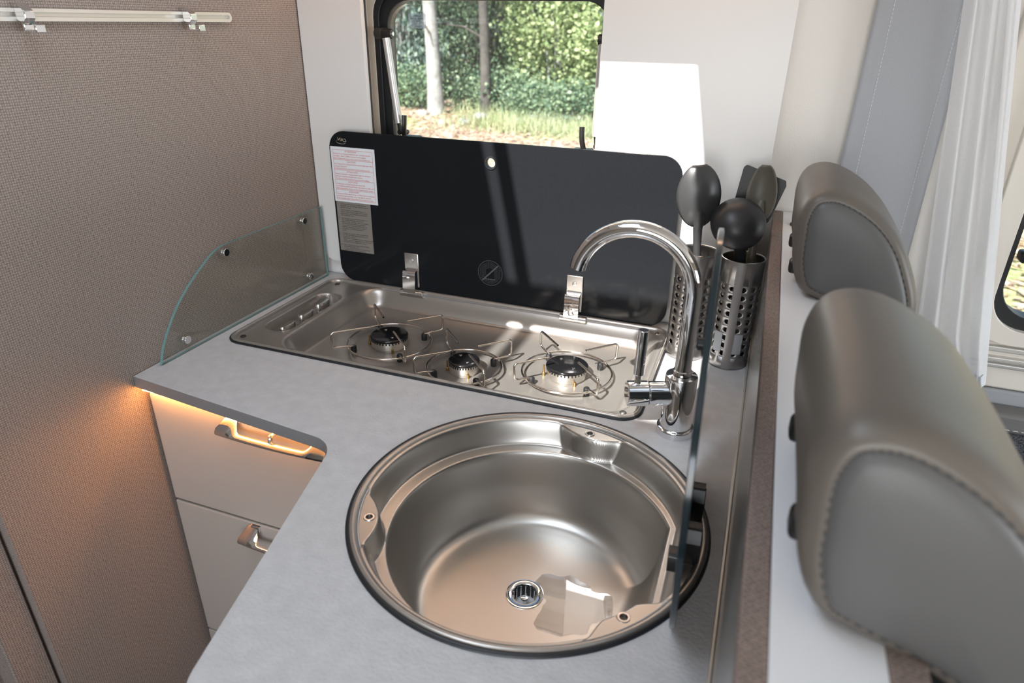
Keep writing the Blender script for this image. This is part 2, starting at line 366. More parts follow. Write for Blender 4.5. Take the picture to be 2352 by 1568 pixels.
# outer side wall with two window openings
W1 = (0.100, 0.650, 0.06, 0.612)      # x0 x1 z0 z1 of the kitchen window opening
W2 = (1.265, 2.15, 0.032, 0.66)
mb = MB()
mb.prism([(-1.6, FLOOR), (3.45, FLOOR), (3.45, CEIL), (-1.6, CEIL)], [rrect(*W1, 0.07)[::-1], rrect(*W2, 0.08)[::-1]], XZ, 0.09, 0.12)
struct(mb, 'wall_back', M['cream_wall'])
# fabric-covered wardrobe side
mb = MB(); mb.box(-0.03, 0.0, -0.775, 0.09, FLOOR, CEIL); struct(mb, 'wall_left', M['fabric_wall'])
mb = MB(); mb.box(-0.05, -0.012, -0.829, -0.779, FLOOR, CEIL); struct(mb, 'trim_1', M['fabric_wall'], bevel=0.003)
mb = MB(); mb.box(-0.9, -0.031, -0.775, -0.745, FLOOR, CEIL); struct(mb, 'wall_wardrobe', M['dark_gap'])
mb = MB(); mb.box(-0.9, -0.06, -0.83, -0.80, FLOOR, CEIL); struct(mb, 'door_1', M['fabric_wall'])

# white panel around the kitchen window, and the strip behind its lower edge
pan_out = rrect(0.003, 0.909, 0.034, 0.70, [0.004, 0.004, 0.028, 0.004])
pan_in = rrect(0.144, 0.609, 0.10, 0.64, 0.004)
mb = MB(); mb.prism(pan_out, [pan_in[::-1]], XZ, 0.0, 0.012); 
struct(mb, 'wall_panel', M['white_panel'], bevel=0.003)
mb = MB(); mb.box(0.0, 0.905, 0.013, 0.088, 0.0, 0.058); mb.box(0.0, 0.099, 0.013, 0.088, 0.058, 0.70); mb.box(0.651, 0.905, 0.013, 0.088, 0.058, 0.70)
struct(mb, 'trim_2', M['white_panel'])

# kitchen window
def ring_xz(mb, o, i, y0, y1, mi=0): mb.prism(o, [i[::-1]], XZ, y0, y1, mi)
win = thing('window_1', None, None, kind='structure')
mb = MB(); ring_xz(mb, rrect(0.101, 0.649, 0.061, 0.611, 0.069, 8), rrect(0.122, 0.628, 0.085, 0.588, 0.06, 8), 0.078, 0.118); mb.build('frame', M['beige_plastic'], win, bevel=0.004)
mb = MB(); ring_xz(mb, rrect(0.0995, 0.6505, 0.0605, 0.66, 0.003), rrect(0.106, 0.644, 0.067, 0.653, 0.003), 0.022, 0.0885); ring_xz(mb, rrect(0.106, 0.644, 0.067, 0.653, 0.003), rrect(0.1105, 0.6395, 0.0715, 0.6485, 0.003), 0.050, 0.0885); mb.build('blind_cassette', M['beige_plastic'], win, bevel=0.0015)
mb = MB(); ring_xz(mb, rrect(0.121, 0.629, 0.084, 0.589, 0.061, 8), rrect(0.134, 0.616, 0.096, 0.577, 0.055, 8), 0.080, 0.115)
ring_xz(mb, rrect(0.133, 0.617, 0.095, 0.578, 0.056, 8), rrect(0.150, 0.602, 0.11, 0.559, 0.05, 8), 0.088, 0.116)
mb.build('seal', M['black_rubber'], win, bevel=0.003)
mb = MB(); ring_xz(mb, rrect(0.138, 0.615, 0.094, 0.646, 0.003), rrect(0.1456, 0.6074, 0.1016, 0.6384, 0.003), 0.0121, 0.0165); mb.build('dark_edge_ring', M['black_rubber'], win)  # thin black ring showing along the edge of the panel opening
pane = MB(); pane.prism(rrect(0.148, 0.604, 0.105, 0.561, 0.052, 8), [], XZ, 0.100, 0.104); pane_o = pane.build('pane', M['glass'], win)
mb = MB(); ring_xz(mb, rrect(0.1495, 0.6025, 0.107, 0.5595, 0.05, 8), rrect(0.156, 0.596, 0.114, 0.552, 0.044, 8), 0.086, 0.0995); mb.build('pane_lip', M['splash'], win)
def stay_bracket(x, y, z, sx):
    b = MB(); b.tube([(x - 0.014 * sx, y + 0.012, z), (x + 0.006 * sx, y + 0.004, z)], 0.0115, 14); b.tube([(x + 0.004 * sx, y, z), (x + 0.026 * sx, y, z)], 0.0095, 14)
    o = b.build('stay_bracket', M['black_plastic'], win, bevel=0.001)
    b = MB(); b.tube([(x + 0.026 * sx, y, z), (x + 0.0275 * sx, y, z)], 0.004, 10); b.build('screw', M['chrome'], o)
stay_bracket(0.150, 0.058, 0.499, 1); stay_bracket(0.617, 0.05, 0.497, -1)
for (a, bb) in (((0.166, 0.05, 0.492), (0.181, 0.055, 0.333)), ((0.598, 0.05, 0.492), (0.596, 0.055, 0.333))):
    b = MB(); b.tube([a, bb], 0.0075, 14); o = b.build('stay_arm', M['stay'], win)
    b = MB(); b.tube([bb, (bb[0] + 0.002, bb[1], bb[2] - 0.018)], 0.004, 10); b.tube([(bb[0] + 0.002, bb[1] - 0.004, bb[2] - 0.018), (bb[0] + 0.002, bb[1] + 0.03, bb[2] - 0.022)], 0.005, 10); b.build('joint', M['black_plastic'], o)
for (x, sx, m) in ((0.197, 1, 'black_plastic'), (0.570, -1, 'black_plastic')):
    b = MB(); b.tube(arc_path([(x, 0.05, 0.349), (x - 0.001 * sx, 0.048, 0.325), (x + 0.006 * -sx, 0.055, 0.30), (x - 0.014 * sx, 0.085, 0.292)], 0.02), 0.0062, 12, rad=None, flat=0.8)
    o = b.build('latch', M[m], win)
    b = MB(); b.box(x - 0.024, x + 0.014, 0.07, 0.099, 0.278, 0.304); b.build('latch_base', M['black_plastic'], o, bevel=0.003)
# rating plate on the pane, seen from behind
mb = MB(); LBY = 0.0995
mb.prism(rrect(0.1895, 0.2285, 0.509, 0.536, 0.003, 3), [], XZ, LBY - 0.0004, LBY)
for i, tx in enumerate(['DOMETIC', 'PMMA  43R-00', 'AS10  E1', 'M 1023', 'ACRYL']):
    text_mesh(mb, tx, 0.0045, lambda u, v, i=i: (0.209 - u, LBY - 0.0007, 0.5295 - i * 0.0046 + v), 1, 'CENTER')
mb.build('rating_plate', [M['plate'], M['grey_print']], win, recalc=False)

# dinette window
w2 = thing('window_2', None, None, kind='structure')
mb = MB(); ring_xz(mb, rrect(*W2, 0.079, 8), rrect(1.300, 2.115, 0.058, 0.625, 0.062, 8), 0.060, 0.118); mb.build('frame', M['cream_plastic'], w2, bevel=0.006)
mb = MB(); mb.prism([(1.222, -0.055), (2.19, -0.055), (2.19, 0.70), (1.222, 0.70)], [rrect(1.268, 2.147, 0.035, 0.657, 0.078, 8)[::-1]], XZ, 0.072, 0.0895); mb.build('blind_cassette', M['cream_plastic'], w2, bevel=0.004)
mb = MB(); ring_xz(mb, rrect(1.299, 2.116, 0.057, 0.626, 0.063, 8), rrect(1.312, 2.10, 0.078, 0.61, 0.06, 8), 0.075, 0.117); mb.build('seal', M['black_rubber'], w2, bevel=0.003)
mb = MB(); mb.prism(rrect(1.310, 2.102, 0.076, 0.612, 0.06, 8), [], XZ, 0.102, 0.106); mb.build('pane', M['glass'], w2)
for k, (z0, z1, mm) in enumerate(((0.018, 0.028, 'alu_light'), (0.0, 0.008, 'alu_light'), (-0.012, -0.004, 'stay'))):
    mb = MB(); mb.box(1.225, 2.18, 0.062, 0.0725, z0, z1); mb.build('rail', M[mm], w2, bevel=0.002)
mb = MB(); mb.box(1.318, 1.366, 0.060, 0.090, 0.178, 0.196); mb.build('latch_base', M['black_plastic'], w2, bevel=0.004)
mb = MB(); mb.prism(rrect(1.338, 1.362, 0.148, 0.205, 0.011), [], XZ, 0.046, 0.062)
o = mb.build('latch', M['black_plastic'], w2, bevel=0.003)
mb = MB(); mb.prism(fillet([(1.345, 0.195), (1.385, 0.195), (1.385, 0.245), (1.352, 0.235)], [0.006] * 4), [], XZ, 0.05, 0.075); mb.build('latch_lever', M['black_plastic'], o, bevel=0.003)
mb = MB(); mb.tube([(1.350, 0.047, 0.158), (1.350, 0.044, 0.158)], 0.005, 12); mb.build('screw', M['chrome'], o)
mb = MB(); mb.tube([(1.372, 0.06, 0.24), (1.355, 0.06, 0.42)], 0.007, 10); mb.build('stay_arm', M['stay'], w2)
# grained lower wall pad below the dinette window
mb = MB(); mb.box(1.05, 2.6, 0.068, 0.0895, -0.092, -0.056); struct(mb, 'trim_4', mat('blue_grey_wall_pad', (0.36, 0.37, 0.39), 0.5, bump=(400, 0.4, 0.001)), bevel=0.004)

# overhead locker with LED strip (above the frame; it shades and lights the wall)
lk = thing('overhead_locker', 'white overhead locker above the kitchen window', 'locker', (0, 0, 0.71))
mb = MB(); mb.box(0.0, 0.93, -0.235, 0.089, 0.0, CEIL - 0.71); mb.build('body', M['white_board'], lk)
for x0, x1 in ((0.004, 0.463), (0.467, 0.926)):
    mb = MB(); mb.box(x0, x1, -0.252, -0.236, 0.004, CEIL - 0.715); d = mb.build('door', M['drawer'], lk, bevel=0.003)
    mb = MB(); mb.tube(arc_path([((x0 + x1) / 2 - 0.05, -0.252, 0.04), ((x0 + x1) / 2 - 0.05, -0.27, 0.04), ((x0 + x1) / 2 + 0.05, -0.27, 0.04), ((x0 + x1) / 2 + 0.05, -0.252, 0.04)], 0.01), 0.004, 8); mb.build('handle', M['chrome'], d)
mb = MB(); mb.box(0.03, 0.90, -0.030, -0.006, -0.034, -0.026); mb.build('led_strip_offscreen', M['led_top'], lk)
mb = MB(); mb.box(0.02, 0.91, -0.034, -0.002, -0.026, 0.0005); mb.build('led_housing', M['white_board'], lk)

# ================================================================ worktop and cabinets
HX0, HX1, HY0, HY1 = 0.038, 0.788, -0.373, -0.025
SCX, SCY, SR = 0.700, -0.605, 0.210
ct = fillet([(0.002, 0.012), (0.002, -0.533), (0.408, -0.5745), (0.506, -0.965), (0.929, -0.965), (0.929, 0.012)], [0, 0, 0.048, 0.055, 0, 0], 10)
TH = 0.020
hob_hole = rrect(HX0 + 0.015, HX1 - 0.015, HY0 + 0.015, HY1 - 0.012, 0.03)
sink_hole = circle(SCX, SCY, SR - 0.012, 48)
mb = MB(); mb.prism(ct, [hob_hole[::-1], sink_hole[::-1]], XY, -TH, 0.0, 0, 1)
o = mb.build('worktop', [M['counter'], M['counter_edge']], None, bevel=0.0012)
o['label'] = 'pale grey stone-look kitchen worktop with rounded corner'; o['category'] = 'worktop'

cab = thing('drawer_unit', 'warm grey drawer unit under the worktop beside the fabric wall', 'drawer unit', (0, 0, FLOOR))
mb = MB(); mb.box(0.004, 0.44, -0.498, 0.0, 0.06, 0.9 - 0.15); mb.build('body', M['drawer'], cab)
mb = MB(); mb.box(0.004, 0.44, -0.46, 0.0, 0.0, 0.06); mb.build('plinth', M['dark_gap'], cab)
for k, (z0, z1) in enumerate(((-0.2500, -0.036), (-0.5715, -0.2545), (-0.838, -0.576))):
    mb = MB(); mb.box(0.011, 0.445, -0.52, -0.499, z0 + 0.9, z1 + 0.9)
    d = mb.build('drawer', M['drawer'], cab, bevel=0.0025, seg=3)
    # bow handle: broad flat pad at each end narrowing to an edge-on bar
    zc = z1 - 0.006 + 0.9
    hx0, hx1 = 0.168, 0.366
    N = 40; ls = []
    for i in range(N + 1):
        t = i / N; x = hx0 + (hx1 - hx0) * t; u = abs(2 * t - 1)
        pad = sstep(0.62, 0.80, u); endr = sqrt(max(0.0, 1 - ((u - 0.9) / 0.1) ** 2)) if u > 0.9 else 1
        yf = -0.549 - 0.004 * (1 - u * u); zf = zc - 0.016           # front lower edge
        dep = 0.010 + 0.020 * pad; tk = 0.0032
        y1 = yf + dep * max(endr, 0.12); zt = zf + 0.016 * pad * max(endr, 0.2)
        ls.append([(x, yf, zf - tk), (x, yf - 0.001, zf + 0.001), (x, yf + 0.003, zf + tk + 0.004 * pad), (x, y1, zt + tk), (x, y1, zt), (x, yf + 0.005, zf - tk)])
    b = MB(); b.loops(ls, cap0=True, cap1=True); h = b.build('handle', M['chrome'], d, smooth=50)
    for xx in (hx0 + 0.02, hx1 - 0.02):
        b = MB(); b.box(xx - 0.008, xx + 0.008, -0.526, -0.519, zc - 0.006, zc + 0.004); b.build('handle_foot', M['chrome'], d)
    if k == 0:
        b = MB(); b.tube(arc_path([(0.268, -0.52, zc - 0.004), (0.268, -0.541, zc - 0.004), (0.268, -0.543, zc - 0.014)], 0.004), 0.0035, 8); b.build('catch_button', M['satin_metal'], d)
mb = MB(); mb.box(0.012, 0.40, -0.531, -0.525, 0.9 - 0.0250, 0.9 - 0.0202); mb.build('led_strip', M['led'], cab)
pen = thing('sink_cabinet', 'white base cabinet under the sink end of the worktop', 'cabinet', (0, 0, FLOOR))
mb = MB(); mb.prism([(0.47, -0.60), (0.53, -0.92), (0.925, -0.92), (0.925, -0.498), (0.47, -0.498)], [], XY, 0.06, 0.9 - 0.16); mb.build('body', M['white_board'], pen)
mb = MB(); mb.prism([(0.50, -0.60), (0.56, -0.90), (0.92, -0.90), (0.92, -0.50), (0.50, -0.50)], [], XY, 0.0, 0.06); mb.build('plinth', M['dark_gap'], pen)

# partition with shelf, to the side of the worktop
par = thing('partition', 'low partition with white top and brown woven edging beside the worktop', 'partition', (0, 0, FLOOR))
mb = MB(); mb.box(0.9295, 1.022, -1.15, 0.089, 0.0, 0.9 + 0.208); mb.build('body', M['partition'], par)
mb = MB(); mb.box(0.9285, 0.9445, -1.15, 0.0885, 0.9 + 0.2085, 0.9 + 0.220); mb.build('edging', M['brown_edge'], par, bevel=0.0015)
mb = MB(); mb.box(1.0045, 1.0245, -1.15, 0.0885, 0.9 + 0.2085, 0.9 + 0.220); mb.build('edging', M['brown_edge'], par, bevel=0.0015)
mb = MB(); mb.box(0.9448, 1.0042, -1.15, 0.0885, 0.9 + 0.2085, 0.9 + 0.2195); mb.build('top_board', M['white_board'], par, bevel=0.0008)
mb = MB(); mb.box(0.9255, 0.9295, -0.99, 0.010, 0.9, 0.9 + 0.004); mb.build('sealing_strip', M['alu_light'], par, bevel=0.001)

# ================================================================ hob
hob = thing('gas_hob', 'built-in steel gas hob with three burners and raised black glass lid', 'hob', (0, 0, 0))
PX0, PX1, PY0, PY1 = 0.130, 0.772, -0.362, -0.032     # pan upper edge
def sd_rr(x, y, x0, x1, y0, y1, r):
    cx, cy = (x0 + x1) / 2, (y0 + y1) / 2; qx, qy = abs(x - cx) - (x1 - x0) / 2 + r, abs(y - cy) - (y1 - y0) / 2 + r
    return hypot(max(qx, 0), max(qy, 0)) + min(max(qx, qy), 0) - r
def hob_z(x, y):
    base = 0.0005
    d = sd_rr(x, y, PX0, PX1, PY0, PY1, 0.055)                     # < 0 inside the pan
    wl = 0.030
    z = base - 0.0350 * sstep(0.0, 1.0, -d / wl)
    # raised corner lands inside the pan corners and by the lid
    dt = sd_rr(x, y, 0.063, 0.122, -0.304, -0.104, 0.027)
    z -= 0.032 * sstep(0.0, 1.0, -dt / 0.006)
    for (bx, by, br) in ((0.2905, -0.22, 0.085), (0.463, -0.2615, 0.072), (0.636, -0.2125, 0.082)):
        rr = hypot(x - bx, y - by)
        z += 0.0012 * sstep(br, br - 0.02, rr)
    return z
def heightgrid(x0, x1, y0, y1, st, fz, keep):
    nx, ny = int(round((x1 - x0) / st)), int(round((y1 - y0) / st)); b = MB()
    for j in range(ny + 1):
        for i in range(nx + 1):
            x, y = x0 + (x1 - x0) * i / nx, y0 + (y1 - y0) * j / ny; b.v.append((x, y, fz(x, y)))
    for j in range(ny):
        for i in range(nx):
            if keep(x0 + (i + 0.5) * st, y0 + (j + 0.5) * st):
                a = j * (nx + 1) + i; b.f.append((a, a + 1, a + nx + 2, a + nx + 1)); b.m.append(0)
    return b
b = heightgrid(HX0 + 0.006, HX1 - 0.006, HY0 + 0.006, HY1 - 0.006, 0.0025, hob_z, lambda x, y: sd_rr(x, y, HX0, HX1, HY0, HY1, 0.034) < -0.0075)
b.build('pan', M['steel'], hob, smooth=180, merge=False)
def rr_loop(ins, z, r=0.034): return [(x, y, z) for x, y in rrect(HX0 + ins, HX1 - ins, HY0 + ins, HY1 - ins, max(r - ins, 0.004), 10)]
b = MB(); b.loops([rr_loop(0.001, 0.0025), rr_loop(0.0018, 0.0045), rr_loop(0.004, 0.0062), rr_loop(0.0065, 0.0064), rr_loop(0.009, 0.0045), rr_loop(0.0115, 0.0005), rr_loop(0.012, -0.002)])
b.build('rim', M['steel'], hob, smooth=70)
b = MB(); b.loops([rr_loop(-0.0015, 0.0), rr_loop(-0.0018, 0.0015), rr_loop(-0.0005, 0.0034), rr_loop(0.003, 0.0036), rr_loop(0.003, 0.0)]); b.build('seal', M['black_rubber'], hob, smooth=70)
for (x, y) in ((0.062, -0.346), (0.066, -0.052), (0.764, -0.048), (0.762, -0.350), (0.170, -0.352), (0.655, -0.352)):
    zz = hob_z(x, y); b = MB(); b.lathe([(0.0055, -0.001), (0.0055, 0.0006), (0.004, 0.0018), (0.0, 0.0020)], (x, y, zz), 14, cap1=False); b.build('screw', M['black_plastic' if x < 0.7 else 'satin_metal'], hob)
for (x, y) in ((0.106, -0.277), (0.104, -0.217), (0.102, -0.159)):
    b = MB(); b.lathe([(0.0092, -0.0318), (0.0100, 0.003), (0.0094, 0.0052), (0.0075, 0.0060), (0.0, 0.0060)], (x, y, 0), 32, sy=2.0, cap1=False); b.build('knob', M['satin_metal'], hob, smooth=50)
    b = MB(); b.lathe([(0.010, -0.0318), (0.010, -0.012), (0.008, -0.010), (0, -0.010)], (x, y + 0.024, 0), 20, cap1=False); b.build('knob_collar', M['satin_metal'], hob)
FZ = -0.0335
def burner(cx, cy, rad, parent):
    o = thing('burner', None, None, (cx, cy, 0)); o.parent = parent
    b = MB(); b.lathe([(rad * 0.86, FZ - 0.001), (rad * 0.90, FZ + 0.003), (rad * 0.93, FZ + 0.004), (rad * 0.95, FZ + 0.0180), (rad * 0.97, FZ + 0.0198), (0, FZ + 0.0198)], n=48, cap1=False)
    b.build('body', M['alu'], o, smooth=40)
    b = MB()  # dark blocks stand in for the shade inside the burner ports
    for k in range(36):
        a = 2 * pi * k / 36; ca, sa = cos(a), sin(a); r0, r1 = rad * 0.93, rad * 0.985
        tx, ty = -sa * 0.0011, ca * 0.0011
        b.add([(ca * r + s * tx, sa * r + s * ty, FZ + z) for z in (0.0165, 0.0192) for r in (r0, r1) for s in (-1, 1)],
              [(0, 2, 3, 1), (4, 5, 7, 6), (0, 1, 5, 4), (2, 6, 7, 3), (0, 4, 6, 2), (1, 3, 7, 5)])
    b.build('slot_shade_block', M['black_enamel'], o, kind='stuff')
    b = MB(); b.lathe([(rad * 0.95, FZ + 0.0196), (rad * 1.0, FZ + 0.0205), (rad * 1.01, FZ + 0.0228), (rad * 0.985, FZ + 0.0245), (rad * 0.90, FZ + 0.0254), (0, FZ + 0.0256)], n=48, cap1=False)
    b.build('cap', M['black_enamel'], o, smooth=50)
    for a in (0.5, 0.5 + pi):
        b = MB(); b.lathe([(0.0030, FZ + 0.0250), (0.0030, FZ + 0.0262), (0.0022, FZ + 0.0268), (0, FZ + 0.0268)], (rad * 0.55 * cos(a + 1.9), rad * 0.55 * sin(a + 1.9), 0), 12, cap1=False); b.build('screw', M['satin_metal'], o)
    b = MB(); b.lathe([(0.0028, FZ), (0.0028, FZ + 0.006), (0.0018, FZ + 0.007), (0.0012, FZ + 0.0210), (0, FZ + 0.0215)], (-rad * 1.06, -rad * 0.28, 0), 10, cap1=False); b.build('igniter', M['brass'], o)
    b = MB(); b.lathe([(0.0022, FZ), (0.0022, FZ + 0.008), (0, FZ + 0.0085)], (rad * 0.62, -rad * 0.78, 0), 10, cap1=False); b.build('thermocouple', M['brass'], o)
    return o
def grate(cx, cy, rr, ro, label, top=0.012):
    o = thing('pan_support', label, 'pan support', (cx, cy, 0), 'wire pan supports on the hob')
    zr = FZ + 0.0105; wr = 0.0021
    b = MB(); b.tube([(rr * cos(2 * pi * k / 64), rr * sin(2 * pi * k / 64), zr) for k in range(64)], wr, 8, closed=True); b.build('ring', M['wire'], o, smooth=80)
    for k, a in enumerate((45, 135, 225, 315)):
        a = radians(a); e = Vector((cos(a), sin(a), 0)); up = Vector((0, 0, 1))
        inner = 0.036 if rr > 0.07 else 0.026
        p = arc_path([e * (rr - 0.012) + up * (zr + 0.001), e * (rr + 0.004) + up * (zr + 0.0035), e * ro + up * (zr + 0.0045), e * (ro + 0.001) + up * top, e * inner + up * (top - 0.001)], 0.007, 6)
        b = MB(); b.tube(p, wr, 8); b.build('prong', M['wire'], o, smooth=60)
        b = MB(); b.lathe([(0.0052, FZ + 0.0005), (0.0056, FZ + 0.002), (0.0056, zr + 0.001), (0.0044, zr + 0.003), (0, zr + 0.003)], tuple(e * (rr - 0.010)), 14, cap1=False); b.build('rubber_foot', M['black_rubber'], o)
    return o
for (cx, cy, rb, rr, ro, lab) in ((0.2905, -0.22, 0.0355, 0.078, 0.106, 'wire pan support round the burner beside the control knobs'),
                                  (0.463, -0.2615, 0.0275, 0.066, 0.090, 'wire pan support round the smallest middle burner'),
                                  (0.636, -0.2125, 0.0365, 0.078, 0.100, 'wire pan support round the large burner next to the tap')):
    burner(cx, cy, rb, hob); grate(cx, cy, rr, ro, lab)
# raised lid
LY0, LY1 = -0.027, -0.0215
lid_out = rrect(0.063, 0.772, 0.004, 0.3215, [0.036, 0.036, 0.036, 0.036], 10)
hole = circle(0.418, 0.284, 0.0105, 24)
b = MB(); b.prism(lid_out, [hole[::-1]], XZ, LY0, LY1); lid = b.build('glass_lid', M['lid_glass'], hob, bevel=0.0012, label='black glass hob lid standing upright')
b = MB()
def yring(y, r): return [(0.418 + r * cos(2 * pi * k / 32), y, 0.284 + r * sin(2 * pi * k / 32)) for k in range(32)]
b.loops([yring(LY0 - 0.0002, 0.0128), yring(LY0 - 0.0018, 0.0122), yring(LY0 - 0.0018, 0.0094), yring(LY0, 0.0088), yring(LY1 + 0.001, 0.0088), yring(LY1 + 0.0015, 0.0125)]); b.build('grommet', M['black_rubber'], lid, smooth=40)
lw = 0.0005
# white warning sticker, five languages
b = MB(); b.prism([(0.0655, 0.1785), (0.1680, 0.1785), (0.1680, 0.2905), (0.0655, 0.2905)], [], XZ, LY0 - 0.0004, LY0)
def ink(u0, v0, y): return lambda u, v: (u0 + u, y, v0 + v)
yk = LY0 - 0.0006
def line_rect(b, x0, x1, z0, z1, y, mi): b.add([(x0, y, z0), (x1, y, z0), (x1, y, z1), (x0, y, z1)], [(0, 1, 2, 3)], mi)
bx0, bx1, bz0, bz1 = 0.0705, 0.1630, 0.1830, 0.2850
for (x0, x1, z0, z1) in ((bx0, bx1, bz0, bz0 + lw), (bx0, bx1, bz1 - lw, bz1), (bx0, bx0 + lw, bz0, bz1), (bx1 - lw, bx1, bz0, bz1)): line_rect(b, x0, x1, z0, z1, yk, 1)
warn = [('ATTENZIONE!', "Durante l'uso di apparecchiature a gas, eventuali aeratori", 'chiudibili ( oblò o soffitto) devono essere aperti.', 'Fiamme libere non possono essere usate come riscaldamento.'),
        ('CAUTION!', 'Any closing vent ( ceiling portholes) must be kept open while', 'using gas equipment.', 'Uncontrolled flames must not be used as heating sources.'),
        ('ATTENTION!', "Pendant l'utilisation d'équipements à gaz, les aérateurs", 'éventuels (tabatière) doivent être ouverts.', 'Des flammes libres ne peuvent pas servir de chauffage.'),
        ('ACHTUNG!', 'Bei Benutzung von Gas-Kuchengeraten mussen die', 'verschließbaren Belüftungsöffnungen (Dachluke u.ä.) offen sein.', 'Offene Brennstellen dürfen nicht zum heizen benutzt werden.'),
        ('ATENCION!', 'Cuando se utilizan equipos de gas, se deben abrir los eventuales', 'aireadores que se pueden cerrar (portilla en el techo).', 'No se pueden utilizar llamas libres para el calentamiento.')]
hh = (bz1 - bz0) / 5
for i, blk in enumerate(warn):
    zt = bz1 - i * hh
    if i: line_rect(b, bx0, bx1, zt, zt + lw, yk, 1)
    text_mesh(b, blk[0], 0.0044, ink((bx0 + bx1) / 2 - 0.004, zt - 0.0046, yk), 1, 'CENTER')
    for j in range(3):
        L = len(blk[j + 1]); text_mesh(b, blk[j + 1], 0.0041, ink(bx0 + 0.0015, zt - 0.0093 - j * 0.0047, yk), 1, width=min(0.0895, 0.00148 * L))
b.build('warning_sticker', [M['paper'], M['red_ink']], lid, smooth=0, recalc=False, label='white sticker with red printed gas warnings')
# silver instruction sticker
b = MB(); b.prism([(0.0675, 0.0715), (0.1495, 0.0715), (0.1495, 0.1780), (0.0675, 0.1780)], [], XZ, LY0 - 0.0004, LY0)
grey = [('D', ['Vor Benutzung des Kochers sind alle brennbaren', 'Materialien, wie z.B. Vorhänge, aus dem Gefahren-', 'bereich zu bringen.', '', 'Um ein Aufheizen der Küchenabdeckung zu ver-', 'meiden, achten Sie darauf, daß zwischen Abdeck-', 'platte und Kochtopf ein Abstand von mindestens', '4 cm eingehalten wird.']),
        ('NL', ['Voor het gebruik van de kookplaten dient u al', 'het brandbare materiaal wat hierbij in', 'buurt komt (b. v. gordijnen etc) te verwijderen.', 'Om het aanbranden van de keukenafdekplaat', 'te voorkomen, moeten wij erop attenderen dat', 'tussen de afdekplaat en de pan een afstand', 'van minstens 4 cm aangehouden dient te', 'worden.']),
        ('F', ['Lorsque vous cuisinez, veuillez éloigner tous', 'les matériaux inflammables (rideaux etc.) de', 'la plaque de cuisson.', "Afin d'éviter toute détérioration du dessus de cuisine,", "veuillez respecter un espace d'au moins 4 cm entre", 'les casseroles et le plateau de cuisine.']),
        ('GB', ['Before using the stove please remove anything', 'inflammable (curtain, etc.).', 'In order to avoid burning of cover please keep', 'a minimum distance of 4 cm between pot', 'and cover.'])]
z = 0.1725
for code, lines in grey:
    text_mesh(b, code, 0.0030, ink(0.0695, z, yk), 1)
    for ln in lines:
        if ln: text_mesh(b, ln, 0.0037, ink(0.0770, z, yk), 1, width=0.00137 * len(ln)); z -= 0.0037
        else: z -= 0.0018
    z -= 0.0030
b.build('instruction_sticker', [M['silver_sticker'], M['black_ink']], lid, smooth=0, recalc=False, label='silver-grey sticker with small black instructions')
# mirrored gold maker's mark
b = MB(); text_mesh(b, 'CAN', 0.0095, lambda u, v: (0.1055 - u, yk, 0.3000 + v + 0.15 * u), 0)
N = 16
for k in range(N):
    t0, t1 = k / N, (k + 1) / N
    def sw(t): a = pi * (0.85 + 0.95 * t); return 0.0935 + 0.012 * cos(a), 0.3005 + 0.0042 * sin(a)
    (xa, za), (xb, zb) = sw(t0), sw(t1); b.add([(xa, yk, za), (xb, yk, zb), (xb, yk, zb + 0.0007), (xa, yk, za + 0.0007)], [(0, 1, 2, 3)])
b.build('maker_mark', M['gold'], lid, smooth=0, recalc=False)
# round do-not-cut symbol, screen printed
b = MB(); cx, cz, rr = 0.417, 0.066, 0.0265
for r0, r1 in ((rr - 0.0009, rr),):
    for k in range(40):
        a0, a1 = 2 * pi * k / 40, 2 * pi * (k + 1) / 40
        b.add([(cx + r * cos(a), yk, cz + r * sin(a)) for a, r in ((a0, r0), (a1, r0), (a1, r1), (a0, r1))], [(0, 1, 2, 3)])
for i in range(-10, 11):
    for j in range(-10, 11):
        x, zz = i * 0.0024, j * 0.0024 + (i % 2) * 0.0012
        if hypot(x, zz) < rr - 0.003 and not (hypot(x, zz + 0.002) < 0.012 and abs(x) < 0.009) and abs(x - zz) > 0.003:
            b.add([(cx + x + dx, yk, cz + zz + dz) for dx, dz in ((-0.0007, 0), (0, -0.0007), (0.0007, 0), (0, 0.0007))], [(0, 1, 2, 3)])
b.add([(cx + x, yk, cz + zz) for x, zz in ((-0.018, -0.016), (-0.016, -0.018), (0.018, 0.016), (0.016, 0.018))], [(0, 1, 2, 3)])
line_rect(b, cx - 0.011, cx + 0.011, cz - 0.014, cz - 0.0125, yk, 0)
b.build('round_symbol', M['grey_print'], lid, smooth=0, recalc=False)
# hinges
for hx in (0.2405, 0.594):
    h = thing('hinge', None, None, (hx, 0, 0)); h.parent = hob
    b = MB(); b.box(-0.0165, 0.0165, LY0 - 0.004, LY0, 0.012, 0.086); b.build('plate', M['satin_metal'], h, bevel=0.0015)
    b = MB(); b.tube([(0, LY0 - 0.004, 0.070), (0, LY0 - 0.0062, 0.070)], 0.0042, 16); b.build('screw', M['chrome'], h)
    pr = fillet([(LY0 - 0.004, 0.052), (LY0 - 0.017, 0.050), (LY0 - 0.020, 0.012), (LY0 - 0.018, -0.002), (LY0 - 0.004, -0.002)], [0.002, 0.005, 0.002, 0.002, 0.0], 5)
    b = MB(); b.prism(pr, [], YZ, -0.015, 0.014); b.build('cover', M['chrome'], h, bevel=0.001)
    b = MB(); b.tube([(-0.024, LY0 - 0.013, 0.001), (0.030, LY0 - 0.013, 0.001)], 0.0065, 14); b.build('barrel', M['satin_metal'], h, bevel=0.0008)

